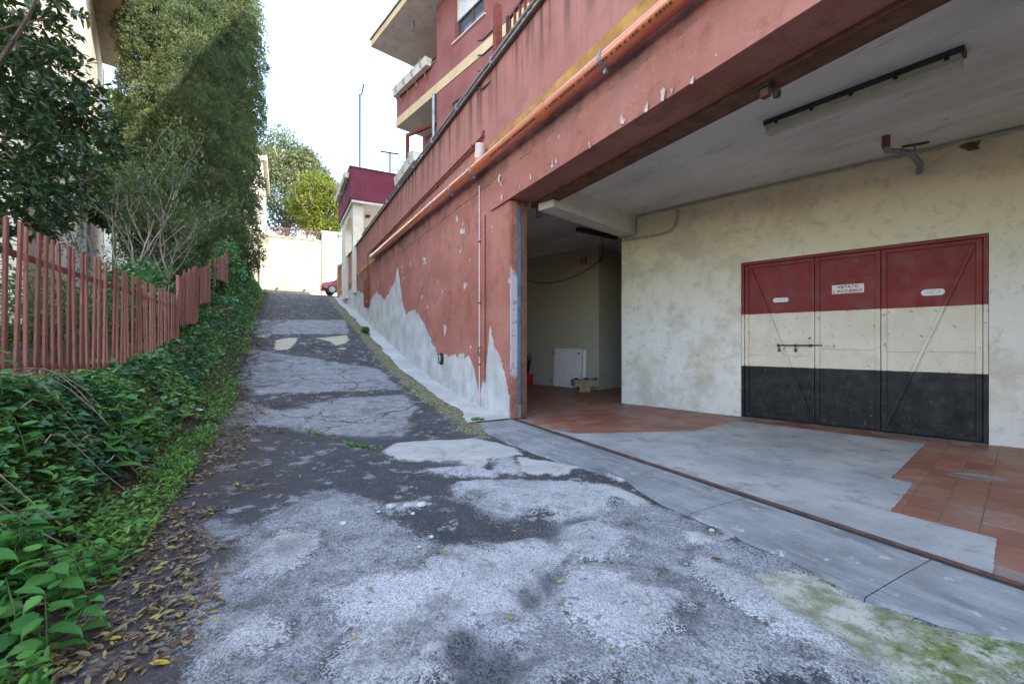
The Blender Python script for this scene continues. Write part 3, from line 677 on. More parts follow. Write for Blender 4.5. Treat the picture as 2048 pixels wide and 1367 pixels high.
for nm_, bxs in (('side_wall', (-9.9, -9.602, -.3, 9.5, -.1, 3.68)), ('room_wall', (1.65, 9.0, -1.95, -1.65, -.1, 3.68)), ('passage_wall', (1.65, 1.95, -5.2, -1.952, -.1, 3.68)),
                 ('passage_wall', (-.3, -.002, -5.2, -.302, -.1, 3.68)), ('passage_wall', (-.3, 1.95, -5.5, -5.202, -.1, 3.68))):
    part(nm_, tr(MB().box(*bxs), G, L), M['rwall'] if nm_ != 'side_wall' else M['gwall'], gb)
xb = G.on(1272, 468)[0]
part('beam', tr(MB().box(xb, -.003, .002, 2.50, 3.29, 3.672), G, L), M['beam'], gb, bevel=.008)
part('track_housing', MB().box(-8.4, S0 + .05, -.66, -.425, 3.40, 3.665), M['brown'], gb, bevel=.006)
part('end_pier', MB().box(22.9, 23.35, -.45, .12, 3.6, 6.05), simple('yellow_brown_render', (.42, .27, .13), .9, .25, 3), gb, bevel=.02)
# paint flakes curling off along the lintel edge
for u, v, k in [(1005, 395, 1.1), (1040, 372, .7), (1062, 352, 1.0), (1105, 330, 1.3), (1112, 322, .8), (1180, 290, .8), (1245, 240, 1.2), (1295, 212, 1.1), (1328, 190, 1.3), (1345, 180, .7), (1000, 355, 1.6), (1003, 368, 1.0), (1385, 160, .7)]:
    k *= .55; s, zz = L.on(u, v, .04); m = MB(); rr = random.Random(int(u)); n = 9
    ring = [(s + .05 * k * math.cos(a) * (1 + .5 * rr.uniform(-1, 1)), .040 + .018 * rr.random(), zz + .075 * k * math.sin(a) * (1 + .45 * rr.uniform(-1, 1))) for a in [i * 2 * math.pi / n for i in range(n)]]
    m.add(ring + [(s, .036, zz)] + [(x, y - .004, z_) for x, y, z_ in ring], [(i, (i + 1) % n, n) for i in range(n)] + [(n + 1 + (i + 1) % n, n + 1 + i, n) for i in range(n)])
    part('paint_flake', m, M['flake'], gb)

# --- garage floor: screed slab, terracotta tiles laid in broken bond, grey screed repair
gf = thing('garage_floor', W, (0, 0, 0), None, None, None, 'structure')
m = MB().prism([(-12, -.10), (9, -.10), (9, -9), (-4, -15), (-12, -15)], -.2, -.006)
M['grout'] = concrete_mat('grey_cement_smear', (.24, .21, .20), (.36, .33, .32))
part('screed', tr(m, L, W), concrete_mat('tile_grout', (.24, .19, .16), (.34, .28, .245)), gf)
T = Frame(3.35, 3.79, .766, .643)
TW, TL = .19, .38; g_ = .0022
def tile_mesh():
    b = MB(); x1, y1, i = TL - 2 * g_, TW - 2 * g_, .004
    b.add([(0, 0, -.012), (x1, 0, -.012), (x1, y1, -.012), (0, y1, -.012), (0, 0, -.003), (x1, 0, -.003), (x1, y1, -.003), (0, y1, -.003), (i, i, 0), (x1 - i, i, 0), (x1 - i, y1 - i, 0), (i, y1 - i, 0)],
          [(0, 1, 5, 4), (1, 2, 6, 5), (2, 3, 7, 6), (3, 0, 4, 7), (4, 5, 9, 8), (5, 6, 10, 9), (6, 7, 11, 10), (7, 4, 8, 11), (8, 9, 10, 11)])
    me = b.mesh('tile'); me.materials.append(M['tile']); return me
tm = tile_mesh()
PP = [W.flat(u, v) for u, v in [(1148, 867), (1384, 862), (1440, 850), (1471, 841), (1851, 887), (1782, 956), (1826, 967), (1780, 1023), (1993, 1077), (1985, 1146)]]
PW = PP + [L.wor(-4.75, -.115), L.wor(-.55, -.115)]
def rag(poly, step=.03, amp=.0022):
    out = []
    for a, b in zip(poly, poly[1:] + poly[:1]):
        n = max(1, int(math.dist(a, b) / step)); nx, ny = -(b[1] - a[1]), b[0] - a[0]; l = math.hypot(nx, ny)
        for i in range(n):
            k = random.gauss(0, amp) if i else 0; out.append((a[0] + (b[0] - a[0]) * i / n + nx / l * k, a[1] + (b[1] - a[1]) * i / n + ny / l * k))
    return out
tiles = []
for j in range(-60, 60):
    for i in range(-40, 40):
        x0, y0 = i * TL + (TL / 2 if j % 2 else 0), j * TW
        X, Y = T.wor(x0 + TL / 2, y0 + TW / 2); s, w = L.loc(X, Y); gx, gy = G.loc(X, Y)
        if w > -.115 - .08 or Y < .9 or X > 9: continue
        if gx < -.05 and gy < .12: continue
        if gx >= -.05 and (gy < -4.9 or (gx > 1.6 and gy < -1.55) or s > 8): continue
        if abs(X / Y) > 1.35: continue
        if all(float(sdf(np.array([q[0]]), np.array([q[1]]), PW)[0]) > .02 for q in [T.wor(x0, y0), T.wor(x0 + TL, y0), T.wor(x0, y0 + TW), T.wor(x0 + TL, y0 + TW)]): continue
        tiles.append((math.hypot(X, Y), x0 + g_, y0 + g_))
tiles.sort(); ta = math.atan2(T.x[1], T.x[0])
for d, x0, y0 in tiles[:295]:
    X, Y = T.wor(x0, y0); piece('tile', tm, gf, (X, Y, random.uniform(-.0012, .0006)), ta, (random.uniform(-.002, .002), random.uniform(-.002, .002), ta))
m = MB()
for d, x0, y0 in tiles[295:]:
    c = [T.wor(x0, y0), T.wor(x0 + TL - 2 * g_, y0), T.wor(x0 + TL - 2 * g_, y0 + TW - 2 * g_), T.wor(x0, y0 + TW - 2 * g_)]
    zt_ = random.uniform(-.0015, .0005); m.add([(a, b, -.011) for a, b in c] + [(a, b, zt_) for a, b in c], [(4, 5, 6, 7), (0, 1, 5, 4), (1, 2, 6, 5), (2, 3, 7, 6), (3, 0, 4, 7)])
if m.v: part('tile_field', m, M['tile'], gf, kind='stuff')
part('screed_patch', MB().prism(rag(PW), -.011, .0045), M['patch'], gf)
sc_ = []
for a in range(44):
    t_ = a * 2 * math.pi / 44; sc_.append(W.flat(1955 + 62 * math.cos(t_) + random.uniform(-5, 5), 953 + 5.5 * math.sin(t_) * abs(math.sin(t_)) ** .6 + 7 * math.cos(t_) + random.uniform(-.9, .9)))
part('cement_smear', MB().prism(sc_, -.011, .0015), M['grout'], gf)

# --- steel threshold rail of the sliding door
r_ = thing('threshold_rail', L, (0, -.06, 0), 'rusty steel sliding door rail set in the floor across the garage opening', 'rail')
part('rail_bar', MB().box(-8.4, S0 - .01, -.085, -.055, -.02, .014), M['rust'], r_, bevel=.003)
part('rail_edge', MB().box(-8.4, S0 - .01, -.050, -.014, -.02, .007), M['dsteel'], r_, bevel=.002)

# --- jamb pieces at the left side of the opening: flaking painted jamb board, blue rubber strip, brown steel post
jb = thing('sliding_door', L, (S0, -.2, 0), 'narrow edge of brown sliding garage door with blue-grey strip beside the red jamb', 'door')
part('jamb_board', MB().box(S0 - .05, S0 - .002, -.125, -.012, 0, 3.43), M['jamb'], jb, bevel=.006)
part('edge_strip', MB().box(S0 - .06, S0 - .015, -.185, -.128, .22, 3.35), M['blue'], jb, bevel=.012)
part('leading_stile', MB().box(S0 - .075, S0 - .004, -.285, -.19, .015, 3.39), M['brown'], jb, bevel=.008)
part('bottom_block', MB().box(S0 - .062, S0 - .012, -.188, -.128, .015, .215), M['grey'], jb, bevel=.006)
rl = part('roller_hanger', MB().box(S0 - .16, S0 - .08, -.50, -.44, 3.20, 3.40), M['dsteel'], jb, bevel=.006)
part('roller', MB().prism([(S0 - .12 + .045 * math.cos(i * math.pi / 8), 3.30 + .045 * math.sin(i * math.pi / 8)) for i in range(16)], -.535, -.50, 'y'), M['dsteel'], rl)

# ================================================================== three-leaf iron door in the back wall
dr = thing('iron_door', G, ((xl + xr) / 2, -.05, 0), 'three-leaf iron door striped red, cream and black in the garage back wall', 'door')
x1 = G.on(1630, 700, -.05)[0]; x2 = G.on(1762, 700, -.05)[0]
part('light_block_sheet', MB().box(xr - .02, xl + .02, -.34, -.302, -.05, DZ + .05), M['dsteel'], dr)  # unseen dark sheet added to stop daylight leaking between the leaves
fr = MB().box(xl - .045, xl - .004, -.12, -.005, 0, DZ - .045).box(xr + .004, xr + .045, -.12, -.005, 0, DZ - .045).box(xr + .004, xl - .004, -.12, -.005, DZ - .045, DZ - .004)
part('frame', fr, M['door'], dr, bevel=.004)
def leaf(a, b, diag, zr):
    lo, hi = min(a, b) + .004, max(a, b) - .004
    lf = part('leaf', MB().box(lo, hi, -.075, -.055, .012, DZ - .05), M['door'], dr, bevel=.003)
    w = .055
    part('stile', MB().box(lo, lo + w, -.054, -.030, .012, DZ - .05), M['door'], lf, bevel=.004)
    part('stile', MB().box(hi - w, hi, -.054, -.030, .012, DZ - .05), M['door'], lf, bevel=.004)
    part('rail', MB().box(lo + w + .001, hi - w - .001, -.054, -.032, .012, .06), M['door'], lf, bevel=.004)
    part('rail', MB().box(lo + w + .001, hi - w - .001, -.054, -.032, DZ - .10, DZ - .05), M['door'], lf, bevel=.004)
    part('rail', MB().box(lo + w + .001, hi - w - .001, -.054, -.036, zr - .018, zr + .018), M['door'], lf, bevel=.004)
    if diag:
        xa, xb_ = (hi - w - .03, lo + w - .02) if diag > 0 else (lo + w + .02, hi - w + .02)
        part('brace', MB().bar((xa, -.028, DZ - .12), (xb_, -.028, .05), .008, .034, (0, 1, 0)) if False else MB().bar((xa, -.030, DZ - .12), (xb_, -.030, .05), .036, .014, (0, 1, 0)), M['door'], lf, bevel=.003)
    return lf
l1 = leaf(xl - .046, x1, 1, 1.02); l2 = leaf(x1, x2, 0, 1.12); l3 = leaf(x2, xr + .046, -1, 1.10)
bx, bz = G.on(1555, 690, -.02); bx2, _ = G.on(1645, 690, -.02)
bolt = part('bolt', MB().tube([(bx, -.012, bz), (bx2, -.012, bz)], .010, 8), M['dsteel'], l1, smooth=True)
for q in (bx - .01, (bx + x1) / 2, x1 + .05): part('bolt_keeper', MB().box(q - .015, q + .015, -.033, .002, bz - .022, bz + .018), M['dsteel'], l1, bevel=.004)
for q in (bx - .02, (bx + x1) / 2): part('padlock', MB().box(q - .014, q + .014, -.028, -.008, bz - .10, bz - .045).tube([(q, -.015, bz - .05), (q, -.015, bz)], .004, 6), M['rust'], l1)
lx, lz = G.on(1617, 677, -.02)
lp = part('lock_plate', MB().box(lx - .05, lx + .05, -.0535, -.046, lz - .03, lz + .09), M['door'], l1, bevel=.002)
part('keyhole', MB().lathe([(.017, -.004), (.017, .004), (.010, .006)], (0, 0, 0), 12) if False else MB().prism([(lx - .01 + .016 * math.cos(i * math.pi / 6), lz + .005 + .016 * math.sin(i * math.pi / 6)) for i in range(12)], -.045, -.040, 'y'), M['dsteel'], l1)
part('receiver', MB().box(x1 - .13, x1 - .02, -.033, -.018, bz - .025, bz + .02), M['white'], l2, bevel=.003)

# --- lettering helper: text to a flat raised mesh in a frame, reading left to right on a wall that faces +y (so along -x)
def letters(txt, frame, x, y, z, width, height, bold=.012, squash=1.0):
    cu = bpy.data.curves.new('lettering', 'FONT'); cu.body = txt; cu.size = 1; cu.offset = bold; cu.extrude = .002; cu.resolution_u = 3
    ob = bpy.data.objects.new('lettering', cu); C.objects.link(ob); bpy.context.view_layer.update()
    me = bpy.data.meshes.new_from_object(ob.evaluated_get(bpy.context.evaluated_depsgraph_get())); bpy.data.objects.remove(ob); bpy.data.curves.remove(cu)
    a = np.array([v.co[:] for v in me.vertices]); lo, hi = a.min(0), a.max(0)
    b = MB(); b.v = [(x - (p[0] - lo[0]) / (hi[0] - lo[0]) * width, y + (p[2] - lo[2]) * .4, z + (p[1] - lo[1]) / (hi[1] - lo[1]) * height) for p in a]
    b.f = [tuple(p.vertices) for p in me.polygons]; bpy.data.meshes.remove(me); return b
sx0, sz0 = G.on(1664, 588, -.05); sx1, _ = G.on(1728, 585, -.05); _, sz1 = G.on(1664, 571, -.05)
sg_ = thing('notice_sign', G, ((sx0 + sx1) / 2, -.05, sz0), 'white notice reading VIETATO L\'ACCESSO on the red middle door leaf', 'sign')
part('plate', MB().box(sx1, sx0, -.0545, -.050, sz0, sz1), M['white'], sg_, bevel=.001)
wd, hh_ = sx0 - sx1, sz1 - sz0
part('lettering', letters('VIETATO', G, sx0 - wd * .16, -.0495, sz0 + hh_ * .57, wd * .68, hh_ * .33, .03), M['text'], sg_)
part('lettering', letters("L'ACCESSO", G, sx0 - wd * .04, -.0495, sz0 + hh_ * .11, wd * .92, hh_ * .33, .03), M['text'], sg_)
for (ua, va, ub, vb, lab) in [(1546, 605, 1577, 594, 'small white oval sticker on the left leaf of the striped iron door'), (1842, 592, 1890, 576, 'larger white oval sticker on the right leaf of the striped iron door')]:
    ax, az = G.on(ua, va, -.05); bx_, bz_ = G.on(ub, vb, -.05); cx, cz = (ax + bx_) / 2, (az + bz_) / 2; hw, hh2 = abs(ax - bx_) / 2, abs(az - bz_) / 2 * .98
    pts = []
    for i in range(24):
        t_ = i * 2 * math.pi / 24; pts.append((cx + (hw - hh2) * (1 if math.cos(t_) > 0 else -1) + hh2 * math.cos(t_), cz + hh2 * math.sin(t_)))
    st = thing('oval_sticker', G, (cx, -.05, cz - hh2), lab, 'sticker')
    part('plate', MB().prism(pts, -.0545, -.051, 'y'), M['white'], st)
    mk = MB().box(cx - hw * .1, cx + hw * .55, -.0508, -.0498, cz - hh2 * .18, cz - hh2 * .02).box(cx - hw * .25, cx + hw * .3, -.0508, -.0498, cz + hh2 * .55, cz + hh2 * .68)
    part('printed_mark', mk, M['grey'], st)
    part('printed_mark', MB().prism([(cx - hw * .68, cz + hh2 * .6), (cx - hw * .55, cz + hh2 * .1), (cx - hw * .25, cz - hh2 * .1), (cx - hw * .5, cz + hh2 * .25)], -.0508, -.0498, 'y'), M['text'], st)

# ================================================================== APARTMENT HOUSE on the terrace
HZ = 8.47
hs = thing('apartment_house', Hh, (0, 0, 4.85), 'dark red apartment house with cream band and balconies above the garage terrace', 'house')
def wall_grid(x0, x1, z0, z1, y0, y1, holes):
    xs = sorted({x0, x1, *[h[0] for h in holes], *[h[1] for h in holes]}); zs = sorted({z0, z1, *[h[2] for h in holes], *[h[3] for h in holes]})
    b = MB()
    for i in range(len(xs) - 1):
        for j in range(len(zs) - 1):
            cx, cz = (xs[i] + xs[i + 1]) / 2, (zs[j] + zs[j + 1]) / 2
            if any(h[0] < cx < h[1] and h[2] < cz < h[3] for h in holes): continue
            b.box(xs[i], xs[i + 1], y0, y1, zs[j], zs[j + 1])
    return b
wa, wz = Hh.on(909, 86); wb_, _ = Hh.on(968, 45)
wins = [(wb_, wa, wz, wz + 1.55)]
la, lz1 = Hh.on(904, 207); wins.append((la - 1.35, la, lz1 - 1.6, lz1))
for k in range(1, 6): wins += [(wb_ - 3.4 * k, wa - 3.4 * k, wz, wz + 1.55), (la - 1.35 - 3.4 * k, la - 3.4 * k, lz1 - 1.6, lz1)]
part('front_wall', wall_grid(-30, 0, 4.8, 20.5, -.25, 0, wins), M['red'], hs)
part('side_wall', MB().box(-.25, -.002, -5, -.252, 4.8, 20.5), M['red'], hs)
part('rear_wall', MB().box(-30, -.252, -5.2, -4.95, 4.8, 20.5), M['red'], hs)
part('end_wall', MB().box(-30.2, -30.002, -5.2, 0, 4.8, 20.5), M['red'], hs)
part('roof', MB().box(-30.4, .2, -5.4, .2, 20.502, 20.8), M['grey'], hs)
xw = Hh.on(845, 130, -1.1)[0]
part('wing_wall', MB().box(.001, xw, -4.9, -1.1, 4.8, 20.4), M['red'], hs)
bx0, by0 = Hh.flat(793, 255, HZ)
part('cream_band', MB().box(-30, -.001, .001, .02, HZ, HZ + .28), M['cream_band'], hs)
glass = NT('window_glass').fin((.10, .13, .16), .08, None, spec=.8)
for i, (x0, x1_, z0_, z1_) in enumerate(wins):
    f = MB()
    for a_, b_ in ((x0, x0 + .06), (x1_ - .06, x1_), ((x0 + x1_) / 2 - .04, (x0 + x1_) / 2 + .04)): f.box(a_, b_, -.20, -.14, z0_, z1_)
    f.box(x0 + .061, x1_ - .061, -.198, -.142, z0_, z0_ + .06).box(x0 + .061, x1_ - .061, -.198, -.142, z1_ - .06, z1_)
    wp = part('window', f, M['brown'], hs)
    for a_, b_ in ((x0 + .06, (x0 + x1_) / 2 - .04), ((x0 + x1_) / 2 + .04, x1_ - .06)): part('pane', MB().box(a_, b_, -.175, -.165, z0_ + .06, z1_ - .06), glass, wp)
    part('roller_shutter', MB().box(x0 + .005, x1_ - .005, -.13, -.09, z0_ + (.62 if i % 2 == 0 else .5), z1_ - .005), M['white'], wp)
    part('sill', MB().box(x0 - .08, x1_ + .08, -.13, .05, z0_ - .045, z0_ - .003), M['offwhite'], wp, bevel=.006)
# lower balcony: it carries the band round beyond the corner of the house
bal = part('balcony', MB().box(.002, bx0, -1.1, 0, HZ, HZ + .12), M['soffit'], hs)
part('parapet', MB().box(.002, bx0, -.12, 0, HZ + .281, 9.43).box(bx0 - .12, bx0, -1.1, -.121, HZ + .281, 9.43), M['red'], bal)
part('parapet_band', MB().box(-.001, bx0 + .02, 0, .02, HZ, HZ + .28).box(bx0, bx0 + .02, -1.1, -.001, HZ, HZ + .28), M['cream_band'], bal)
part('parapet_coping', MB().box(-.0, bx0 + .03, -.14, .03, 9.432, 9.46), M['grey'], bal)
# upper slab with cream fascia
ex, ey = Hh.flat(744, 94, 11.0)
up = part('upper_balcony', MB().box(.002, ex, -1.1, ey, 11.0, 11.22).box(-30, .0, .002, ey, 11.0, 11.22), M['soffit'], hs)
part('fascia', MB().box(-30, ex + .02, ey + .001, ey + .03, 11.0, 11.20).box(ex + .001, ex + .03, -1.1, ey, 11.0, 11.20), M['cream_band'], up)
part('drip_edge', MB().box(-30, ex + .06, -1.1, ey + .07, 11.221, 11.26), M['grey'], up)
part('balcony_door', MB().box(.02, xw - .08, -1.098, -1.05, 4.9, 7.55), M['wood'], hs)
hk_x, hk_z = Hh.flat(846, 62, 10.95)
part('lamp_hook', MB().tube([(.9, .25, 11.0), (.9, .25, 10.78)], .012, 6), M['dsteel'], up)
# downpipe on the corner
dp = thing('corner_downpipe', Hh, (.06, .07, 4.9), 'grey metal downpipe on the corner of the red house below the balcony', 'pipe')
part('pipe', MB().tube([(.06, .07, 4.9), (.06, .07, 8.46)], .05, 12), M['steel'], dp, smooth=True)
for zz in (6.2, 7.9): part('clip', MB().lathe([(.06, 0), (.06, .04)], (.06, .07, zz), 12), M['steel'], dp)

def planter(frame, x0, x1, y, z, n, label, plants=0):
    p = thing('planter_box', frame, ((x0 + x1) / 2, y, z), label, 'planter', 'balcony planters with steel brackets')
    part('box', MB().prism([(y, z + .22), (y + .03, z), (y + .19, z), (y + .22, z + .22)], x0, x1, 'x'), M['offwhite'], p, bevel=.008)
    part('rim', MB().box(x0 - .01, x1 + .01, y - .008, y + .228, z + .221, z + .235), M['white'], p)
    for i in range(n):
        xx = x0 + (x1 - x0) * (i + .5) / n
        part('bracket', MB().bar((xx, y + .24, z + .33), (xx, y + .25, z + .06), .035, .008, (0, 1, 0)).bar((xx, y + .25, z + .06), (xx, y + .10, z - .02), .035, .008, (0, 1, 0))
             .bar((xx, y + .10, z - .02), (xx, y + .06, z - .22), .035, .008, (0, 1, 0)).bar((xx, y + .24, z + .33), (xx, y + .14, z + .38), .035, .008, (0, 1, 0)), M['steel'], p)
    if plants:
        vv, ff, tt = [], [], []
        for i in range(plants):
            c = (random.uniform(x0, x1), y + .11 + random.uniform(-.08, .1), z + .25 + random.uniform(0, .2)); a_ = random.uniform(0, 6.28); q = .06
            b_ = len(vv); vv += [(c[0], c[1], c[2]), (c[0] + q * math.cos(a_), c[1] + q * math.sin(a_), c[2] + .03), (c[0] + q * 1.7 * math.cos(a_ + .3), c[1] + q * 1.7 * math.sin(a_ + .3), c[2] + .06)]
            ff.append((b_, b_ + 1, b_ + 2)); tt += [random.random()] * 3
        me = np_mesh('plants', np.array(vv) - np.array(BASE[p.name]), ff, {'tint': tt}); me.materials.append(M['weed'])
        o = bpy.data.objects.new('plants', me); C.objects.link(o); o.parent = p; o['kind'] = 'stuff'
    return p
planter(Hh, .25, bx0 - .15, .02, 9.36, 4, 'cream planter box with four steel brackets on the upper red balcony')
s830, s797 = L.on(838, 330)[0], L.on(799, 350)[0]
planter(L, s830, s797, -.05, 5.93, 3, 'planter with green plants on the parapet beside the purple block', 160)

# red square-tube frame beside the house corner
fx = thing('tube_frame', W, (0, 0, 0), 'dark red square tube frame standing on the terrace beside the house corner', 'frame')
sA = L.on(815, 300, -.5)[0]; pA = L.wor(sA, -.5); zA = L.on(815, 268, -.5)[1]; pB = Hh.wor(.5, -.95)
part('post', MB().bar((pA[0], pA[1], 4.86), (pA[0], pA[1], zA), .09), M['rustred'], fx)
part('top_bar', MB().bar((pA[0], pA[1], zA - .045), (pB[0], pB[1], zA + .25), .085), M['rustred'], fx)
part('post', MB().bar((pB[0], pB[1], 4.86), (pB[0], pB[1], zA + .25), .09), M['rustred'], fx)

# ================================================================== PURPLE BLOCK further up the lane
pb = thing('purple_block', L, (18.5, -1, 4), 'purple plastered terrace block on cream arched columns beyond the red wall', 'building')
part('terrace_parapet', MB().box(15.68, 20.6, -3.0, .335, 7.95, 9.45), M['purple'], pb, bevel=.01)
part('terrace_coping', MB().box(15.62, 20.66, -3.0, .385, 9.452, 9.49), M['grey'], pb)
part('soffit', MB().box(15.76, 20.5, -3.0, .27, 7.84, 7.948), M['white'], pb)
def w_at(u, s):
    kx = (u - 1024) / FPX; d = np.array([kx, 1.0]); t = (s + L.o @ L.x) / (d @ L.x); return float((d * t - L.o) @ L.y)
c0, c1 = sorted((w_at(706, 16.1), w_at(727, 16.1)))
part('column', MB().box(16.1, 16.55, c0, c1, 3.6, 7.838), M['offwhite'], pb, bevel=.01)
arch = [(16.552, 7.83), (16.552, 7.0)]
arch += [(16.552 + 1.2 * (1 - math.cos(a)), 7.0 + .55 * math.sin(a)) for a in [i * math.pi / 12 for i in range(1, 12)]]
arch += [(18.95, 7.0), (18.95, 3.6), (20.4, 3.6), (20.4, 7.83)]
part('arcade_wall', MB().prism(arch, c1 - .32, c1, 'y'), M['offwhite'], pb)
part('rear_wall', MB().box(20.402, 20.55, -3.0, c1, 3.6, 7.838), M['offwhite'], pb)
part('soffit_lamp', MB().box(17.6, 18.0, -.9, -.7, 7.76, 7.838), M['dsteel'], pb, bevel=.02)
for i, (a_, b_) in enumerate(((16.0, 18.4), (18.6, 20.4))): planter(L, a_, b_, .345, 9.02, 4, ['nearer', 'farther'][i] + ' planter rack hung on the left side of the purple parapet')
# aerials on its roof
an = thing('television_aerial', L, (*L.loc(-7.8, 22), 8.0), 'tall thin aerial mast with comb antenna standing on the purple block', 'antenna')
ax_, ay_ = L.loc(-7.8, 22); zt_ = HC + (685 - 158) / FPX * 22; zm = HC + (685 - 190) / FPX * 22
part('mast', MB().tube([(ax_, ay_, 9.4), (ax_, ay_, zm)], .045, 8), M['dsteel'], an, smooth=True)
part('boom', MB().bar((ax_ - .2, ay_ - .05, zm - .1), (ax_ + .35, ay_ - .25, zt_), .05), M['dsteel'], an)
for i in range(7):
    q = i / 6; cx_, cy_, cz_ = ax_ - .2 + .5 * q, ay_ - .05 - .19 * q, zm - .05 + (zt_ - zm) * q
    part('element', MB().tube([(cx_ - .1, cy_ - .33 + .08 * q, cz_ + .05), (cx_ + .1, cy_ + .33 - .08 * q, cz_ - .05)], .014, 5), M['dsteel'], an)
tx, ty = L.loc((780 - 1024) / FPX * 21, 21)
tp = thing('t_shaped_pole', L, (tx, ty, 9.3), 'short T-shaped iron pole on the purple block roof', 'pole')
z0_, z1_ = 9.3, HC + (685 - 307) / FPX * 21
part('post', MB().bar((tx, ty, z0_), (tx, ty, z1_), .06), M['dsteel'], tp); part('crossbar', MB().bar((tx - .05, ty - .45, z1_ + .03), (tx + .05, ty + .45, z1_ + .03), .06), M['dsteel'], tp)
wp0 = np.array([*L.wor(ax_, ay_), 11.9]); wp1 = np.array([*Hh.wor(1.5, -.5), 9.5])
pts = [tuple(wp0 + (wp1 - wp0) * t - np.array([0, 0, 1.0]) * 4 * t * (1 - t) * .6) for t in np.linspace(0, 1, 18)]
single('aerial_cable', MB().tube(pts, .008, 5), M['cable'], W, 'thin sagging cable from the aerial mast to the balcony', 'cable')

# ================================================================== PARAPET fittings
cd = thing('parapet_conduit', L, (5, .07, 5.88), 'grey cable conduits clipped along the top of the red parapet', 'conduit')
part('pipe', MB().tube([(-11.5, .066, 5.845), (22.8, .066, 5.845)], .02, 8), M['steel'], cd, smooth=True)
part('pipe', MB().tube([(-11.5, .085, 5.905), (14, .085, 5.90)], .024, 8), M['grey'], cd, smooth=True)
for s in np.arange(-4, 22, 1.6): part('clip', MB().box(s, s + .03, .04, .115, 5.815, 5.935), M['steel'], cd)
s995 = L.on(995, 60, -.05)[0]; zp = L.on(995, 12, -.05)[1]
hp = thing('spiked_post', L, (s995, -.05, 5.91), 'rusty red post with four bent iron prongs on the parapet', 'post')
part('post', MB().box(s995 - .06, s995 + .06, -.11, .01, 5.912, zp), M['rustred'], hp, bevel=.008)
for v in (48, 80, 113, 150):
    _, zz = L.on(992, v, 0); zz = min(zz, zp - .05)
    part('prong', MB().tube([(s995 + .05, -.03, zz), (s995 + .42, .03, zz + .01), (s995 + .58, .05, zz + .09)], .017, 6), M['dsteel'], hp, smooth=True)
rg = thing('terrace_railing', L, (s995 - 2, -.15, 5.91), 'dark red picket railing on the parapet right of the spiked post', 'railing')
part('top_rail', MB().box(-11, s995 - .2, -.18, -.14, 6.52, 6.56), M['dsteel'], rg)
bm_ = MB().box(-.018, .018, -.018, .018, 0, .60).mesh('bar'); bm_.materials.append(M['rustred'])
for i in range(40): piece('bar', bm_, rg, (s995 - .24 - .17 * i, -.16, 5.915))
part('end_post', MB().box(s995 - .21, s995 - .15, -.19, -.13, 5.912, 6.60), M['dsteel'], rg)

# ================================================================== PIPES on the facade
(pa, za), (pc, zc) = L.on(745, 512, .135), L.on(1240, 95, .135)
def pz(s): return za + (zc - za) * (s - pa) / (pc - pa)
pe = -7.5
op = thing('orange_drain_pipe', L, (5, .135, 4.2), 'fat orange plastic drain pipe running along the red facade', 'pipe')
part('pipe', MB().tube([(pa, .135, za), (pe, .135, pz(pe))], .092, 28), M['pipe'], op, smooth=True)
part('end_socket', MB().tube([(pa - .12, .135, pz(pa - .12)), (pa + .16, .135, pz(pa + .16))], .108, 24), M['pinkwhite'], op, smooth=True)
for u in (820, 868, 945, 1090): 
    s = L.on(u, 400, .135)[0]; part('socket', MB().tube([(s - .09, .135, pz(s - .09)), (s + .09, .135, pz(s + .09))], .101, 24), M['pipe'], op, smooth=True)
for u in (905, 948, 1211):
    s = L.on(u, 400, .135)[0]; cl = part('clamp', MB().tube([(s - .022, .135, pz(s - .02)), (s + .022, .135, pz(s + .02))], .104, 24).box(s - .012, s + .012, .0, .06, pz(s) - .02, pz(s) + .02).box(s - .02, s + .02, .12, .15, pz(s) - .145, pz(s) - .095), M['steel'], op, smooth=True)
s963 = L.on(957, 340, .135)[0]; _, zt2 = L.on(966, 282, .135)
part('branch', MB().tube([(s963, .135, pz(s963)), (s963 - .06, .135, zt2 - .12)], .072, 20), M['pipe'], op, smooth=True)
part('branch_cap', MB().tube([(s963 - .03, .135, pz(s963) + .13), (s963 - .07, .135, zt2)], .082, 20), M['pinkwhite'], op, smooth=True)
# row of print along the underside of the pipe, too small to read
pr = MB(); s = -3.6
rr = random.Random(3)
while s < .6:
    l_ = rr.uniform(.015, .04); a_ = R(-38)
    pr.bar((s, .135 + .0925 * math.cos(a_), pz(s) + .0925 * math.sin(a_)), (s + l_, .135 + .0925 * math.cos(a_), pz(s + l_) + .0925 * math.sin(a_)), .026, .002, (0, math.cos(a_), math.sin(a_))); s += l_ + rr.choice([.012, .012, .012, .05])
part('print', pr, M['ink'], op, kind='stuff')

s1, zA1 = L.on(967, 270, .03); s2, zA2 = L.on(736, 500, .03)
tc = thing('twin_conduit', L, (s1, .03, 4.5), 'pair of thin dark red conduits along the parapet dropping to the box', 'conduit')
part('conduit', MB().tube([(s1, .03, zA1 + .08), (s1 + .06, .03, zA1), (s2, .03, zA1), (s2 + .02, .03, zA1 - .1), (s2 + .02, .03, L.on(735, 556, .03)[1])], .017, 8), M['rustred'], tc, smooth=True)
part('conduit', MB().tube([(s1, .03, zA1), (s1 + .1, .03, zA1 - .07), (s2 - .3, .03, zA1 - .07)], .015, 8), M['rustred'], tc, smooth=True)
for q in np.linspace(s1 + .5, s2 - .5, 6): part('clip', MB().box(q, q + .03, 0, .055, zA1 - .10, zA1 + .03), M['rustred'], tc)
b1, zb1 = L.on(738, 556, .04); b2, zb2 = L.on(730, 614, .04)
mb_ = thing('meter_box', L, ((b1 + b2) / 2, .04, zb2), 'tall narrow rusty red box on the facade at the conduit end', 'box')
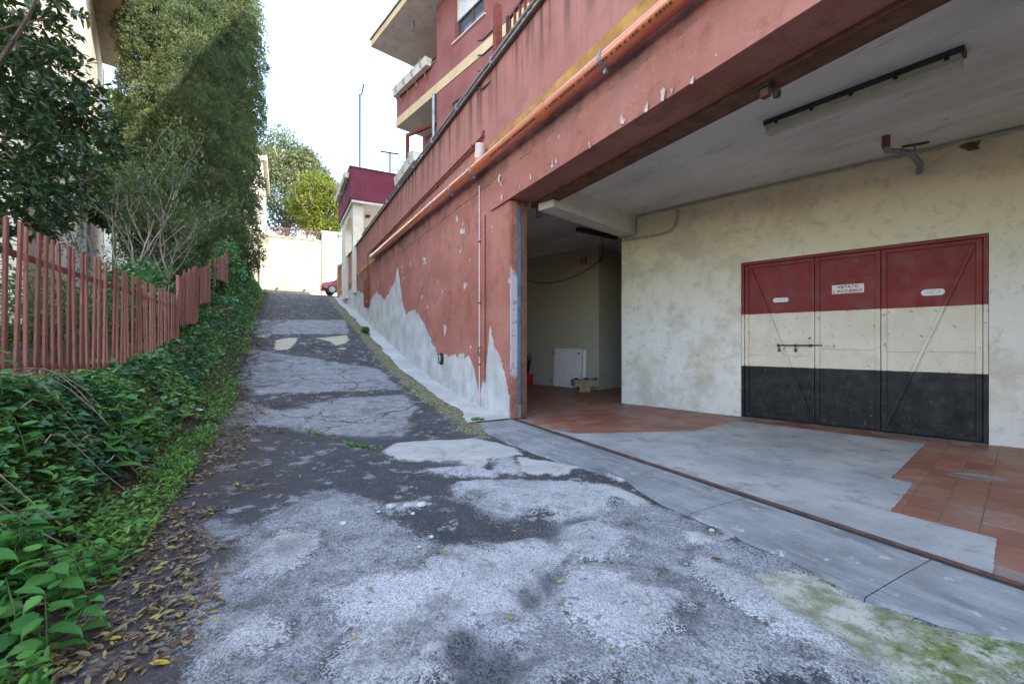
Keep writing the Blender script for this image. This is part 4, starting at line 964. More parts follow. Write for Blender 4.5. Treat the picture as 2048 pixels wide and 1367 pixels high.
part('body', MB().box(b1, b2, .0, .09, zb2, zb1), M['rustred'], mb_, bevel=.01); part('lid_rim', MB().box(b1 + .03, b2 - .03, .09, .096, zb2 + .08, zb1 - .08), M['rustred'], mb_)
b1, zb1 = L.on(737, 597, .03); b2, zb2 = L.on(733, 609, .03)
q_ = thing('small_wall_lamp', L, ((b1 + b2) / 2, .03, zb2), 'small black wall lamp next to the rusty red box', 'lamp')
part('housing', MB().box(b1 - .06, b1 + .06, .0, .09, zb2, zb1), M['black'], q_, bevel=.02); part('diffuser', MB().box(b1 - .04, b1 + .04, .091, .10, zb2 + .05, zb1 - .05), M['glassy'], q_)
vx, vz = L.on(882, 717, .03)
vl = thing('bulkhead_lamp', L, (vx, .03, vz - .13), 'black oval bulkhead lamp on pale render low on the facade', 'lamp')
def oval(hx_, hz_, y0, y1, n=24): return MB().prism([(vx + hx_ * math.cos(i * 2 * math.pi / n), vz + hz_ * math.sin(i * 2 * math.pi / n)) for i in range(n)], y0, y1, 'y')
part('housing', oval(.10, .13, 0, .055), M['black'], vl, bevel=.012); part('diffuser', oval(.06, .09, .056, .085), M['glassy'], vl, bevel=.012)
part('guard', MB().box(vx - .012, vx + .012, .086, .096, vz - .115, vz + .115), M['black'], vl)
vp = thing('vertical_pipe', L, (L.on(958, 600, .03)[0], .03, .05), 'thin pale vertical pipe running down the facade beside the garage pier', 'pipe')
sv_, zv = L.on(958, 372, .03)
part('pipe', MB().tube([(sv_, .022, .04), (sv_, .022, zv)], .013, 8), M['pinkwhite'], vp, smooth=True)
for zz in (.8, 1.9, 3.0): part('clip', MB().box(sv_ - .03, sv_ + .03, 0, .04, zz, zz + .025), M['rustred'], vp)
sv2 = L.on(969, 600, .03)[0]
part('painted_pipe', MB().tube([(sv2, .02, .5), (sv2, .02, 3.42)], .011, 8), M['rustred'], vp, smooth=True)
hx_, hz_ = L.on(962, 700, .03)
single('wall_hook', MB().tube([(hx_, 0, hz_ + .05), (hx_, .06, hz_ + .05), (hx_ + .01, .08, hz_), (hx_ + .02, .05, hz_ - .09), (hx_ + .02, .03, hz_ - .12)], .009, 6), M['dsteel'], L, 'small bent iron hook on the facade beside the thin vertical pipe', 'hook', smooth=True)

# ================================================================== fittings inside the garage
(ax1, ay1), (ax2, ay2) = W.flat(1532, 258, 3.6), W.flat(1932, 112, 3.6)
FL = Frame(ax1, ay1, ax2 - ax1, ay2 - ay1); ll = math.hypot(ax2 - ax1, ay2 - ay1)
fl = thing('fluorescent_lamp', FL, (ll / 2, 0, 3.55), 'long dusty fluorescent batten lamp on the garage ceiling', 'lamp')
part('housing', MB().box(0, ll, -.075, .075, 3.612, 3.668), M['dsteel'], fl, bevel=.008)
part('diffuser', MB().prism([(-.075, 3.611), (-.07, 3.55), (-.04, 3.515), (.04, 3.515), (.07, 3.55), (.075, 3.611)], .02, ll - .02, 'x'), M['glassy'], fl, bevel=.006)
for q in np.linspace(.12, ll - .12, 5): [part('clip', MB().box(q, q + .03, a_, a_ + .014, 3.585, 3.63), M['black'], fl) for a_ in (.071, -.085)]
cx_, cy_ = W.flat(1772, 272, 3.67); px_, pz_ = G.on(1838, 345, .02); P2 = G.wor(px_, .02)
sp = thing('stove_pipe', W, (cx_, cy_, 3.0), 'bent grey pipe hanging from the ceiling to the garage back wall', 'pipe')
e1 = (cx_, cy_, 3.54); e2 = (P2[0] * .72 + cx_ * .28 - .10, P2[1] * .72 + cy_ * .28 - .12, pz_ + .16); e3 = (P2[0] - .10, P2[1] - .12, pz_ + .06); e4 = (P2[0] - .09, P2[1] - .1, pz_ - .06)
part('pipe', MB().tube([e1, (cx_ + .02, cy_ + .01, 3.50), e2, e3, e4], .034, 12), M['grey'], sp, smooth=True)
part('rusty_stub', MB().tube([(cx_, cy_, 3.668), (cx_, cy_, 3.53)], .040, 12), M['rust'], sp, smooth=True)
part('wall_stub', MB().tube([e3, (P2[0], P2[1], pz_ + .04)], .03, 10), M['grey'], sp, smooth=True)
cw = thing('wall_conduit', G, (-2, .02, 3.3), 'grey-green conduit along the top of the garage back wall with a curved branch', 'conduit')
part('conduit', MB().tube([(xb - .02, .022, 3.635), (-9.4, .022, 3.635)], .017, 8), M['conduit'], cw, smooth=True)
br = [G.on(u, v, .03) for u, v in [(1355, 414), (1355, 436), (1350, 452), (1338, 463), (1318, 469), (1290, 474), (1246, 481)]]
part('branch_pipe', MB().tube([(x, .03, z_) for x, z_ in br], .024, 10), M['conduit'], cw, smooth=True)
part('branch_pipe', MB().tube([(xb - .015, .02, 3.63), (xb - .015, .02, G.on(1272, 468, .02)[1])], .016, 8), M['conduit'], cw, smooth=True)
for u, v in ((1355, 424), (1343, 459), (1292, 474), (1250, 480)):
    x, z_ = G.on(u, v, .03); part('clip', MB().box(x - .02, x + .02, 0, .06, z_ - .028, z_ + .028), M['conduit'], cw, bevel=.004)
kx_, kz_ = L.on(1538, 165, -.55)
bk = thing('track_bracket', L, (kx_, -.5, kz_), 'small rusty iron bracket under the lintel above the opening', 'bracket')
part('plate', MB().box(kx_ - .05, kx_ + .06, -.56, -.45, 3.37, 3.399), M['dsteel'], bk, bevel=.003); part('block', MB().box(kx_ - .03, kx_ + .04, -.54, -.48, 3.30, 3.369), M['rust'], bk, bevel=.004)
part('cup', MB().lathe([(.028, 0), (.032, .05), (.02, .06)], (kx_ - .055, -.57, 3.29), 12), M['dsteel'], bk, smooth=True)
kx_, ky_ = W.flat(1830, 290, 3.66)
single('ceiling_iron', MB().bar((kx_ - .12, ky_ + .05, 3.655), (kx_ + .1, ky_ - .08, 3.655), .03, .02).bar((kx_, ky_, 3.65), (kx_ + .03, ky_ + .05, 3.56), .012), M['rust'], W, 'short rusty iron strip on the ceiling near the bent grey pipe', 'iron strip')
# the inner room
pn = thing('leaning_cabinet_door', G, (3, -1.5, 0), 'white metal cabinet door leaning against the dark inner room wall', 'panel')
(pl, _), (pr_, zpt) = G.on(1103, 770, -1.45), G.on(1158, 697, -1.45)
part('sheet', MB().add([(pl, -1.52, .01), (pr_, -1.52, .01), (pr_, -1.58, zpt), (pl, -1.58, zpt), (pl, -1.55, .01), (pr_, -1.55, .01), (pr_, -1.61, zpt), (pl, -1.61, zpt)], [(0, 1, 2, 3), (7, 6, 5, 4), (0, 4, 5, 1), (1, 5, 6, 2), (2, 6, 7, 3), (3, 7, 4, 0)]), M['white'], pn, bevel=.006)
part('flange', MB().add([(pr_ - .02, -1.54, .01), (pr_ - .09, -1.6, .01), (pr_ - .09, -1.63, zpt - .03), (pr_ - .02, -1.60, zpt - .03), (pr_ - .024, -1.54, .01), (pr_ - .094, -1.6, .01), (pr_ - .094, -1.63, zpt - .03), (pr_ - .024, -1.60, zpt - .03)], [(0, 1, 2, 3), (7, 6, 5, 4), (0, 4, 5, 1), (1, 5, 6, 2), (2, 6, 7, 3), (3, 7, 4, 0)]), M['white'], pn)
part('hinge', MB().box(pl - .0, pl + .06, -1.46, -1.42, .12, .18), M['steel'], pn); part('hinge', MB().box(pl, pl + .06, -1.58, -1.54, zpt - .14, zpt - .08), M['steel'], pn); part('knob', MB().lathe([(.03, 0), (.03, .03)], (pr_ + .08, -1.54, zpt - .14), 10), M['dsteel'], pn)
cx0, cy0 = W.flat(1173, 784); CR = Frame(cx0, cy0, 1, .12)
cr_ = thing('wooden_stool_box', CR, (0, .2, 0), 'low pale wooden box upside down with black corner feet on the inner room floor', 'box')
part('top_frame', MB().box(-.30, .30, 0, .34, .14, .30), M['wood'], cr_, bevel=.008); part('base_block', MB().box(-.16, .12, .05, .30, .0, .139), M['wood'], cr_, bevel=.006)
for q in ((-.29, .0), (.20, .0), (-.04, .02)): part('corner_foot', MB().box(q[0], q[0] + .09, q[1] + .02, q[1] + .11, .301, .345), M['black'], cr_, bevel=.008)
rx, ry = W.flat(1056, 770)
rp_ = thing('potted_plant', W, (rx, ry, 0), 'dark withered plant in a red pot behind the door edge', 'plant')
part('pot', MB().lathe([(.12, 0), (.15, .26), (.165, .27), (.165, .31), (.13, .31)], (rx, ry, 0), 18), M['redpot'], rp_, smooth=True)
st_ = MB()
for i in range(9):
    a_ = i * .7; st_.tube([(rx, ry, .28), (rx + .05 * math.cos(a_), ry + .05 * math.sin(a_), .6), (rx + .12 * math.cos(a_ + .5), ry + .12 * math.sin(a_ + .5), .8 + .06 * (i % 4))], [.012, .02, .006], 6)
part('stems', st_, M['cable'], rp_)
(ax1, ay1), (ax2, ay2) = W.flat(1155, 460, 3.6), W.flat(1232, 477, 3.6)
single('room_batten', MB().bar((ax1, ay1, 3.62), (ax2, ay2, 3.62), .10, .08), M['dsteel'], W, 'dark batten lamp on the ceiling of the inner room', 'lamp')
ca = [(G.on(u, v, -1.6)) for u, v in [(1052, 560), (1075, 565), (1100, 566), (1130, 560), (1160, 548), (1185, 533), (1203, 518), (1225, 498), (1240, 488)]]
single('hanging_cable', MB().tube([(x, -1.6 if i < 7 else -1.6 + .4 * (i - 6), z_) for i, (x, z_) in enumerate(ca)], .010, 6), M['cable'], G, 'black cable sagging across the inner room wall', 'cable', smooth=True)
ex_, ez_ = G.on(1163, 518, -1.62); ex2, ez2 = G.on(1169, 524, -1.62)
jb_ = thing('junction_box', G, (ex_, -1.62, ez2), 'small brown junction box high on the inner room wall', 'box')
part('body', MB().box(ex2 - .06, ex_ + .03, -1.648, -1.59, ez2 - .04, ez_ + .04), M['wood'], jb_, bevel=.006); part('lid', MB().box(ex2 - .045, ex_ + .015, -1.589, -1.58, ez2 - .025, ez_ + .025), M['wood'], jb_)

# ================================================================== END OF THE LANE
ew_ = thing('retaining_wall', L, (28.4, 0, 4.3), 'sunlit cream retaining wall closing the head of the lane', 'wall')
part('wall', MB().box(28.25, 28.75, -14, 5.2, 3.8, 8.50), M['endwall'], ew_)
part('coping', MB().box(28.18, 28.8, .6, 5.2, 8.502, 8.58), M['endwall'], ew_, bevel=.01)
part('gate_pillar', MB().box(28.15, 28.85, -.35, .62, 3.8, 9.15), M['offwhite'], ew_, bevel=.01)
part('pillar_cap', MB().box(28.05, 28.95, -.45, .70, 9.152, 9.26), M['offwhite'], ew_, bevel=.01)
for w in (3.45, 1.75): part('drain_spout', MB().tube([(28.05, w, 4.95), (28.3, w, 4.97)], .06, 8), M['dsteel'], ew_)
ra = thing('wall_railing', L, (28.5, 2.5, 8.58), 'thin iron railing on top of the sunlit cream retaining wall', 'railing')
part('rail', MB().box(28.47, 28.51, .65, 4.5, 9.22, 9.26), M['rust'], ra); part('rail', MB().box(28.47, 28.51, .65, 4.5, 8.66, 8.70), M['rust'], ra)
bm_ = MB().box(-.012, .012, -.012, .012, 0, .52).mesh('bar'); bm_.materials.append(M['rust'])
for i in range(30): piece('bar', bm_, ra, (28.49, .75 + .125 * i, 8.70))
for w in (.66, 1.95, 3.3, 4.45): part('post', MB().box(28.465, 28.515, w - .03, w + .03, 8.58, 9.30), M['rust'], ra)
wh = thing('white_house', L, (30, 8, 4.5), 'bright white house corner showing between the cypress and the retaining wall', 'house')
w526 = w_at(526, 28.3)
part('wall', MB().box(28.3, 36, w526 + .02, 13, 7.9, 13.6), M['offwhite'], wh)
part('base_wall', MB().box(28.2, 36, w526 - .02, 13, 3.8, 7.898), M['offwhite'], wh)
part('roof_slab', MB().box(28.0, 36.3, w526 - .25, 13.3, 13.602, 13.9), M['offwhite'], wh, bevel=.02)
part('downpipe', MB().tube([(28.12, w526 + .22, 4.5), (28.12, w526 + .22, 7.8)], .055, 10), M['rust'], wh, smooth=True)

# ================================================================== HOUSE ON THE LEFT
LH = Frame(-19.04, 20, .648, -.762)
lh = thing('left_house', LH, (5, -3, 2), 'cream house with deep tiled eaves behind the garden on the left', 'house')
part('wall', MB().box(0, 17, -8, 0, 1.5, 13.9), simple('cream_house_render', (.68, .60, .48), .92, .08, 1.2), lh)
ex_, ey_ = LH.flat(251, 141, 13.85)
part('eave', MB().box(ex_ - .0, 17, -.3, ey_, 13.85, 13.98), simple('timber_eave_boards', (.30, .24, .17), .85, .2, 4), lh)
part('corner_post', MB().box(-.02, .25, -.2, .03, 1.5, 13.849), M['white'], lh)
rf = part('roof', MB().prism([(ey_ + .06, 14.02), (ey_ + .06, 14.10), (-4, 16.3), (-4, 15.6)], ex_ - .1, 17, 'x'), M['terra'], lh)
tv = []
for (x_, rr_) in ((0, .10), (.42, .085)):
    for i in range(7):
        a_ = math.pi * i / 6; tv.append((rr_ * math.cos(a_), x_ * -1, rr_ * math.sin(a_)))
tb = MB().add(tv + [(x, y, z_ * .8 - .012) for x, y, z_ in tv], [(i, i + 1, i + 8, i + 7) for i in range(6)] + [(14 + i + 1, 14 + i, 14 + i + 7, 14 + i + 8) for i in range(6)] + [(i + 1, i, 14 + i, 15 + i) for i in range(6)])
tmesh = tb.mesh('roof_tile'); tmesh.materials.append(M['terra'])
for i in range(70):
    piece('roof_tile', tmesh, lh, (ex_ + .02 + .225 * i, ey_ + .14, 14.10), 0, (R(-20), 0, random.uniform(-.03, .03)))
# window with slatted shutter
xa_, za_ = LH.on(180, 350, .02); xb2, zb_ = LH.on(203, 452, .02)
x0, x1_ = min(xa_, xb2), max(xa_, xb2)
sh = part('shutter', MB().box(x0, x0 + .07, .02, .07, zb_, za_).box(x1_ - .07, x1_, .02, .07, zb_, za_).box(x0 + .071, x1_ - .071, .02, .07, zb_, zb_ + .08).box(x0 + .071, x1_ - .071, .02, .07, za_ - .08, za_), M['brown'], lh)
slm = MB().box(x0 + .072, x1_ - .072, -.004, .004, -.035, .035).mesh('slat'); slm.materials.append(M['grey'])
for i in range(20): piece('slat', slm, sh, (0, .045, zb_ + .1 + (za_ - zb_ - .2) * i / 19), 0, (R(35), 0, 0))
part('downpipe', MB().tube([(x1_ + .9, .06, 2), (x1_ + .9, .06, 9)], .045, 8), M['grey'], lh, smooth=True)

# ================================================================== CAR at the head of the lane
cx_, cy_ = L.wor(26.0, .92); CF = Frame(cx_, cy_, L.y[0], L.y[1]); cz = float(fz(26.0)) - .02
car = thing('parked_car', CF, (-1.8, 0, cz), 'small red car parked at the head of the lane behind the pier', 'car')
cp = simple('red_car_paint', (.36, .03, .025), .25, .05, 3, spec=.6)
prof = [(0, .32), (.02, .55), (-.10, .70), (-.75, .86), (-1.3, .92), (-3.3, .98), (-3.62, .86), (-3.66, .45), (-3.6, .28), (-3.15, .24), (-.62, .22)]
part('body', MB().prism([(x, cz + z_) for x, z_ in prof], -.0, 1.6, 'y'), cp, car, bevel=.06, smooth=True)
def taper(pl_, yb0, yb1, ins):
    n = len(pl_); zs = [q[1] for q in pl_]; z0q, z1q = min(zs), max(zs); v = []
    for sgn, yb in ((1, yb0), (-1, yb1)):
        for x, z_ in pl_: v.append((x, yb + sgn * ins * (z_ - z0q) / (z1q - z0q), cz + z_))
    return MB().add(v, [tuple(range(n - 1, -1, -1)), tuple(range(n, 2 * n))] + [(i, (i + 1) % n, n + (i + 1) % n, n + i) for i in range(n)])
part('roof', taper([(-.72, .85), (-1.45, 1.40), (-1.75, 1.46), (-2.9, 1.45), (-3.45, 1.02), (-3.5, .9)], .04, 1.56, .16), cp, car, bevel=.03, smooth=True)
for tri in ([(-.98, .95), (-1.48, 1.34), (-1.85, 1.38), (-1.85, .95)], [(-1.95, .95), (-1.95, 1.38), (-2.75, 1.36), (-3.15, .97)]):
    part('side_window', taper(tri, .035, 1.565, .125), glass, car)
part('windscreen', MB().add([(-.76, .15, cz + .90), (-.76, 1.45, cz + .90), (-1.42, 1.36, cz + 1.39), (-1.42, .24, cz + 1.39)], [(0, 1, 2, 3)]), glass, car)
for x in (-.62, -3.0):
    for y0, y1 in ((-.03, .17), (1.43, 1.63)):
        wl_ = part('wheel', MB().prism([(x + .29 * math.cos(i * math.pi / 10), cz + .29 + .29 * math.sin(i * math.pi / 10)) for i in range(20)], y0, y1, 'y'), M['black'], car, bevel=.02)
        yy = (y0 - .012, y0 - .002) if y0 < 0 else (y1 + .002, y1 + .012)
        part('hubcap', MB().prism([(x + .19 * math.cos(i * math.pi / 10), cz + .29 + .19 * math.sin(i * math.pi / 10)) for i in range(20)], yy[0], yy[1], 'y'), M['steel'], wl_)
part('headlight', MB().box(-.16, .012, .02, .34, cz + .56, cz + .70), M['glassy'], car, bevel=.02); part('headlight', MB().box(-.16, .012, 1.26, 1.58, cz + .56, cz + .70), M['glassy'], car, bevel=.02)
part('mirror', MB().box(-1.12, -.98, -.16, -.01, cz + .95, cz + 1.06), cp, car, bevel=.02)

# ================================================================== VEGETATION
def basis(d, roll):
    """rows: along, side, normal for an array of directions d (N,3) and roll angles"""
    d = d / np.linalg.norm(d, axis=1, keepdims=True)
    ref = np.where(np.abs(d[:, 2:3]) > .95, np.array([[1., 0, 0]]), np.array([[0, 0, 1.]]))
    s = np.cross(d, ref); s /= np.linalg.norm(s, axis=1, keepdims=True); n = np.cross(s, d)
    c, q = np.cos(roll)[:, None], np.sin(roll)[:, None]
    return d, s * c + n * q, n * c - s * q
def leaves(name, P, D, size, roll, tint, shape, curl=.0):
    """a cloud of leaves: template (k,3: along, side, lift) with faces, placed at P along D"""
    tv, tf = shape; tv = np.array(tv, float); tf = np.array(tf); a, s, n = basis(D, roll); k = len(tv); N = len(P)
    V = P[:, None, :] + size[:, None, None] * (a[:, None, :] * tv[None, :, 0:1] + s[:, None, :] * tv[None, :, 1:2] + n[:, None, :] * tv[None, :, 2:3])
    F = (np.arange(N)[:, None, None] * k + tf[None]).reshape(-1, tf.shape[1])
    return V.reshape(-1, 3), F, np.repeat(tint, k)
OVAL = ([(0, 0, 0), (.3, .17, .04), (.72, .15, .03), (1, 0, -.06), (.72, -.15, .03), (.3, -.17, .04), (.5, 0, -.02)], [(0, 6, 1), (1, 6, 2), (2, 6, 3), (3, 6, 4), (4, 6, 5), (5, 6, 0)])
BLADE = ([(0, -.10, 0), (0, .10, 0), (.55, .16, .05), (1, 0, -.03), (.55, -.16, .05)], [(0, 1, 2), (0, 2, 4), (4, 2, 3)])
TUFT = ([(0, 0, 0), (.5, .20, .06), (1, .05, 0), (.45, -.22, .05), (.9, -.28, .03), (.8, .34, .03)], [(0, 1, 2), (0, 3, 4), (0, 2, 3), (0, 5, 1)])
IVY = ([(0, 0, 0), (-.08, .30, .02), (.22, .52, 0), (.42, .26, .04), (1.0, 0, -.06), (.42, -.26, .04), (.22, -.52, 0), (-.08, -.30, .02), (.35, 0, -.02)],
       [(0, 8, 1), (1, 8, 2), (2, 8, 3), (3, 8, 4), (4, 8, 5), (5, 8, 6), (6, 8, 7), (7, 8, 0)])
HEART = ([(0, 0, 0), (-.1, .22, .02), (.12, .40, .03), (.5, .33, .03), (.8, .14, 0), (1.05, 0, -.07), (.8, -.14, 0), (.5, -.33, .03), (.12, -.40, .03), (-.1, -.22, .02), (.42, 0, -.03)],
         [(0, 10, 1), (1, 10, 2), (2, 10, 3), (3, 10, 4), (4, 10, 5), (5, 10, 6), (6, 10, 7), (7, 10, 8), (8, 10, 9), (9, 10, 0)])
def rnd(n, a=0., b=1.): return RNG.uniform(a, b, n)
def sph(n):
    v = RNG.normal(size=(n, 3)); return v / np.linalg.norm(v, axis=1, keepdims=True)
def cloud_obj(name, VFT, mat, parent=None, frame=W, base=(0, 0, 0), label=None, cat=None, group=None, kind=None):
    V, F, T_ = VFT
    me = np_mesh(name, V - np.array(base if parent is None else BASE[parent.name]), F, {'tint': T_}); me.materials.append(mat)
    o = bpy.data.objects.new(name, me); C.objects.link(o)
    if parent is not None: o.parent = parent
    else: o.matrix_world = frame.M @ Matrix.Translation(base)
    return props(o, label, cat, group, kind)
def cat_(*a):
    V = []; F = []; T_ = []; o = 0
    for v, f, t in a: V.append(v); F.append(f + o); T_.append(t); o += len(v)
    return np.concatenate(V), np.concatenate(F), np.concatenate(T_)
def limb(m, p, d, l, r, depth, rr, tips, spread=.55, up=.15, n=6):
    p = Vector(p); d = Vector(d).normalized(); pts = [p]; k = 4
    for i in range(k):
        d = (d + Vector((rr.uniform(-1, 1), rr.uniform(-1, 1), rr.uniform(-.6, 1))) * .16 + Vector((0, 0, up * .2))).normalized(); pts.append(pts[-1] + d * l / k)
    m.tube(pts, [r * (1 - .45 * i / k) for i in range(k + 1)], n, cap=False); tips.append((pts[-1], d)); tips.append((pts[-2], d))
    if depth:
        for j in range(rr.choice([2, 3, 3])):
            q = pts[rr.choice([2, 3, 4, 4])]; nd = (d + Vector((rr.uniform(-1, 1), rr.uniform(-1, 1), rr.uniform(-.4, .9))) * spread * 1.4).normalized()
            limb(m, q, nd, l * rr.uniform(.6, .85), r * .52, depth - 1, rr, tips, spread, up, max(4, n - 1))

# --- big glossy laurel over the fence, left foreground
def laurel():
    rr = random.Random(5); bx_, by_ = L.wor(-1.6, 5.9); bz = float(fz(-1.6)) + .7
    t = thing('laurel_tree', W, (bx_, by_, bz), 'dark glossy evergreen tree overhanging the picket fence in the left foreground', 'tree')
    m = MB(); tips = []
    m.tube([(bx_, by_, bz - .2), (bx_ + .05, by_ + .03, bz + .9), (bx_ - .05, by_ + .1, bz + 1.9)], [.13, .11, .09], 10)
    for i in range(6):
        a = i * 1.05; limb(m, (bx_, by_, bz + 1.0 + .18 * i), (math.cos(a), math.sin(a), .8), 1.2, .05, 2, rr, tips, .7)
    part('trunk', m, M['barkd'], t, smooth=True)
    # crown volume: clumps in a lumpy body
    cl = []
    def clump(u, v, Y, r): cl.append(((u - 1024) / FPX * Y, Y, HC - (v - 685) / FPX * Y, r))
    for u, v, Y, r in [(-70, 30, 4.2, .65), (20, 15, 4.6, .42), (55, 75, 4.8, .36), (-80, 160, 4.0, .75), (25, 140, 4.5, .62), (85, 165, 4.9, .45), (120, 215, 5.1, .42), (172, 240, 5.3, .30), (60, 250, 4.5, .7), (140, 290, 5.2, .42), (185, 295, 5.4, .22), (-40, 290, 3.9, .6), (50, 340, 4.3, .55), (110, 365, 4.9, .40), (-60, 380, 3.8, .5),
                       (10, 400, 4.2, .4), (65, 405, 4.7, .36), (-150, 100, 4.2, 1.0), (-150, 300, 4.0, .9), (-20, -90, 4.3, .7), (10, 60, 5.4, .6), (60, 290, 5.6, .7), (0, 200, 5.5, .8)]: clump(u, v, Y, r)
    out = []
    for cx, cy, cz_, r in cl:
        ng = int(95 * r * r) + 14; d = sph(ng); rad = r * rnd(ng, .35, 1.05) ** .6; G0 = np.array([cx, cy, cz_]) + d * rad[:, None] * np.array([1, 1, .85])
        per = 13; P = np.repeat(G0, per, 0); tw = np.repeat(d + np.array([0, 0, .1]) + RNG.normal(size=(ng, 3)) * .5, per, 0)
        off = np.tile(np.linspace(0, .16, per), ng); tw /= np.linalg.norm(tw, axis=1, keepdims=True); P = P + tw * off[:, None]
        D = tw * .55 + sph(len(P)) * .85 + np.array([0, 0, -.12]); tt = np.clip(RNG.beta(2, 2.6, len(P)) * .85 + np.repeat(rnd(ng, -.1, .12), per), 0, .80); yel = rnd(len(P)) > .985; tt[yel] = 1
        out.append(leaves('l', P, D, rnd(len(P), .07, .125), rnd(len(P), -.9, .9), tt, OVAL))
    cloud_obj('crown', cat_(*out), M['laurel'], t)
laurel()

# --- the tall cypress
def cypress():
    cx, cy = L.wor(*(lambda q: (q[0], q[1]))(L.loc((391 - 1024) / FPX * 18.6, 18.6))); bz = float(fz(L.loc(cx, cy)[0])) + .6
    t = thing('cypress_tree', W, (cx, cy, bz), 'tall broad dark cypress rising beside the lane with sunlit top', 'tree')
    part('trunk', MB().tube([(cx, cy, bz - .3), (cx + .05, cy, bz + 3), (cx, cy, bz + 14)], [.34, .26, .06], 12), M['barkd'], t, smooth=True)
    Ht = 18.5; N = 6800
    z_ = rnd(N) ** .92 * Ht; a = rnd(N, 0, 2 * math.pi)
    f = np.interp(z_ / Ht, [0, .05, .18, .45, .72, .9, 1.0], [1.9, 2.35, 2.5, 2.6, 2.4, 1.6, .2])
    lobf = lambda a, z_: 1 + .05 * np.sin(a * 3 + z_ * .7) + .045 * np.sin(a * 8 - z_ * 1.7) + fbm(a * 2.2, z_ * .9, 3) * .30 + fbm(a * 7, z_ * 2.4, 6) * .16
    lob = lobf(a, z_)
    rad = f * lob * (.97 - np.abs(RNG.normal(0, .06, N)))
    deep = rnd(N) < .5; rad[deep] *= rnd(deep.sum(), .80, .92)
    P0 = np.stack([cx + rad * np.cos(a), cy + rad * np.sin(a), bz + .4 + z_], 1); out = np.stack([np.cos(a), np.sin(a), np.zeros(N)], 1)
    per = 52; cr0 = np.repeat(rnd(N, .12, .30), per); d = sph(N * per); d = d + np.repeat(out, per, 0) * .55 + np.array([0, 0, .35]); d /= np.linalg.norm(d, axis=1, keepdims=True)
    P = np.repeat(P0, per, 0) + d * (cr0 * rnd(N * per, .55, 1.0))[:, None] * np.array([1, 1, 1.25])
    D = d + np.array([0, 0, .45]) + RNG.normal(size=(N * per, 3)) * .3
    tt = np.clip(np.repeat(np.clip(RNG.normal(.42, .2, N), 0, .85), per) + RNG.normal(0, .1, N * per), 0, .86)
    br = np.repeat(rnd(N) > .985, per); tt[br] = rnd(br.sum(), .9, 1)
    cloud_obj('crown', leaves('l', P, D, rnd(N * per, .055, .115), rnd(N * per, -1.5, 1.5), tt, TUFT), M['cypress'], t)
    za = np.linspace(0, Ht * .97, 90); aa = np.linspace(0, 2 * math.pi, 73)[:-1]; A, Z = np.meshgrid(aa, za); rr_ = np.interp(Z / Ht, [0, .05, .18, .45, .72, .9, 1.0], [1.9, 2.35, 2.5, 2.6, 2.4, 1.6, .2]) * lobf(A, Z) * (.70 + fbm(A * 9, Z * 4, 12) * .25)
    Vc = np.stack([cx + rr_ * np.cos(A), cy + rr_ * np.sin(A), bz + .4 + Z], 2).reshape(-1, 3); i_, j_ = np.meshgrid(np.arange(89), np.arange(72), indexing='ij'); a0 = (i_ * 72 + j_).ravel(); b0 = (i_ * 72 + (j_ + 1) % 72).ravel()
    cloud_obj('shaded_inner_foliage', (Vc, np.stack([a0, b0, b0 + 72, a0 + 72], 1), rnd(len(Vc), 0, .25)), M["cypress"], t)  # core shell in the darkest tints: crown's inner shade put into its colour
cypress()

# --- broadleaf trees beyond the retaining wall and behind the cypress
def tree(name, u, Y, vtop, vbot, hw, mat, label, seed, leaf=.22, nc=46, per=240, bz=None, group=None):
    rr = random.Random(seed); X = (u - 1024) / FPX * Y; zt_ = HC - (vtop - 685) / FPX * Y; zb_ = HC - (vbot - 685) / FPX * Y; bz = zb_ - 1.5 if bz is None else bz
    t = thing(name, W, (X, Y, bz), label, 'tree', group); m = MB(); tips = []
    m.tube([(X, Y, bz), (X + .1, Y, (bz + zb_) / 2), (X, Y + .1, zb_ + (zt_ - zb_) * .35)], [.07 * hw, .055 * hw, .035 * hw], 10)
    for i in range(6): a = i * 1.05 + seed; limb(m, (X, Y, zb_ + (zt_ - zb_) * (.02 + .07 * i)), (math.cos(a), math.sin(a), 1.1), hw * .7, .028 * hw, 2, rr, tips, .6)
    part('trunk', m, M['bark'], t, smooth=True)
    cz_ = (zt_ + zb_) / 2; hz_ = (zt_ - zb_) / 2; cs = []
    for i in range(nc):
        v = Vector((rr.gauss(0, 1), rr.gauss(0, 1), rr.gauss(0, 1))).normalized() * rr.uniform(.35, 1.0) ** .5
        k = 1 - .35 * max(0, v.z); cs.append((X + v.x * hw * k * .82, Y + v.y * hw * k * .82, cz_ + v.z * hz_ * .86, rr.uniform(.16, .36) * hw))
    o_ = []
    for c in cs:
        d = sph(per); P = np.array(c[:3]) + d * (c[3] * rnd(per, .45, 1.08))[:, None] * np.array([1, 1, .8])
        D = d + RNG.normal(size=(per, 3)) * .7 + np.array([0, 0, -.1]); o_.append(leaves('l', P, D, rnd(per, .65, 1.3) * leaf, rnd(per, -1.2, 1.2), np.clip(RNG.normal(.45 + rr.uniform(-.15, .15), .22, per), 0, 1), BLADE))
    cloud_obj('crown', cat_(*o_), mat, t)
tree('evergreen_oak', 572, 40, 256, 480, 4.4, M['oak'], 'grey-green evergreen tree behind the railing above the retaining wall', 2, .26, 95, 320, 8)
tree('evergreen_oak', 612, 46, 292, 450, 2.8, M['oak'], 'slimmer grey-green tree behind the yellow-green one above the retaining wall', 8, .30, 40, 260, 8)
tree('magnolia_tree', 645, 36, 335, 490, 2.9, M['yellowtree'], 'bright yellow-green leafy tree above the right end of the retaining wall', 3, .24, 70, 260, 8)
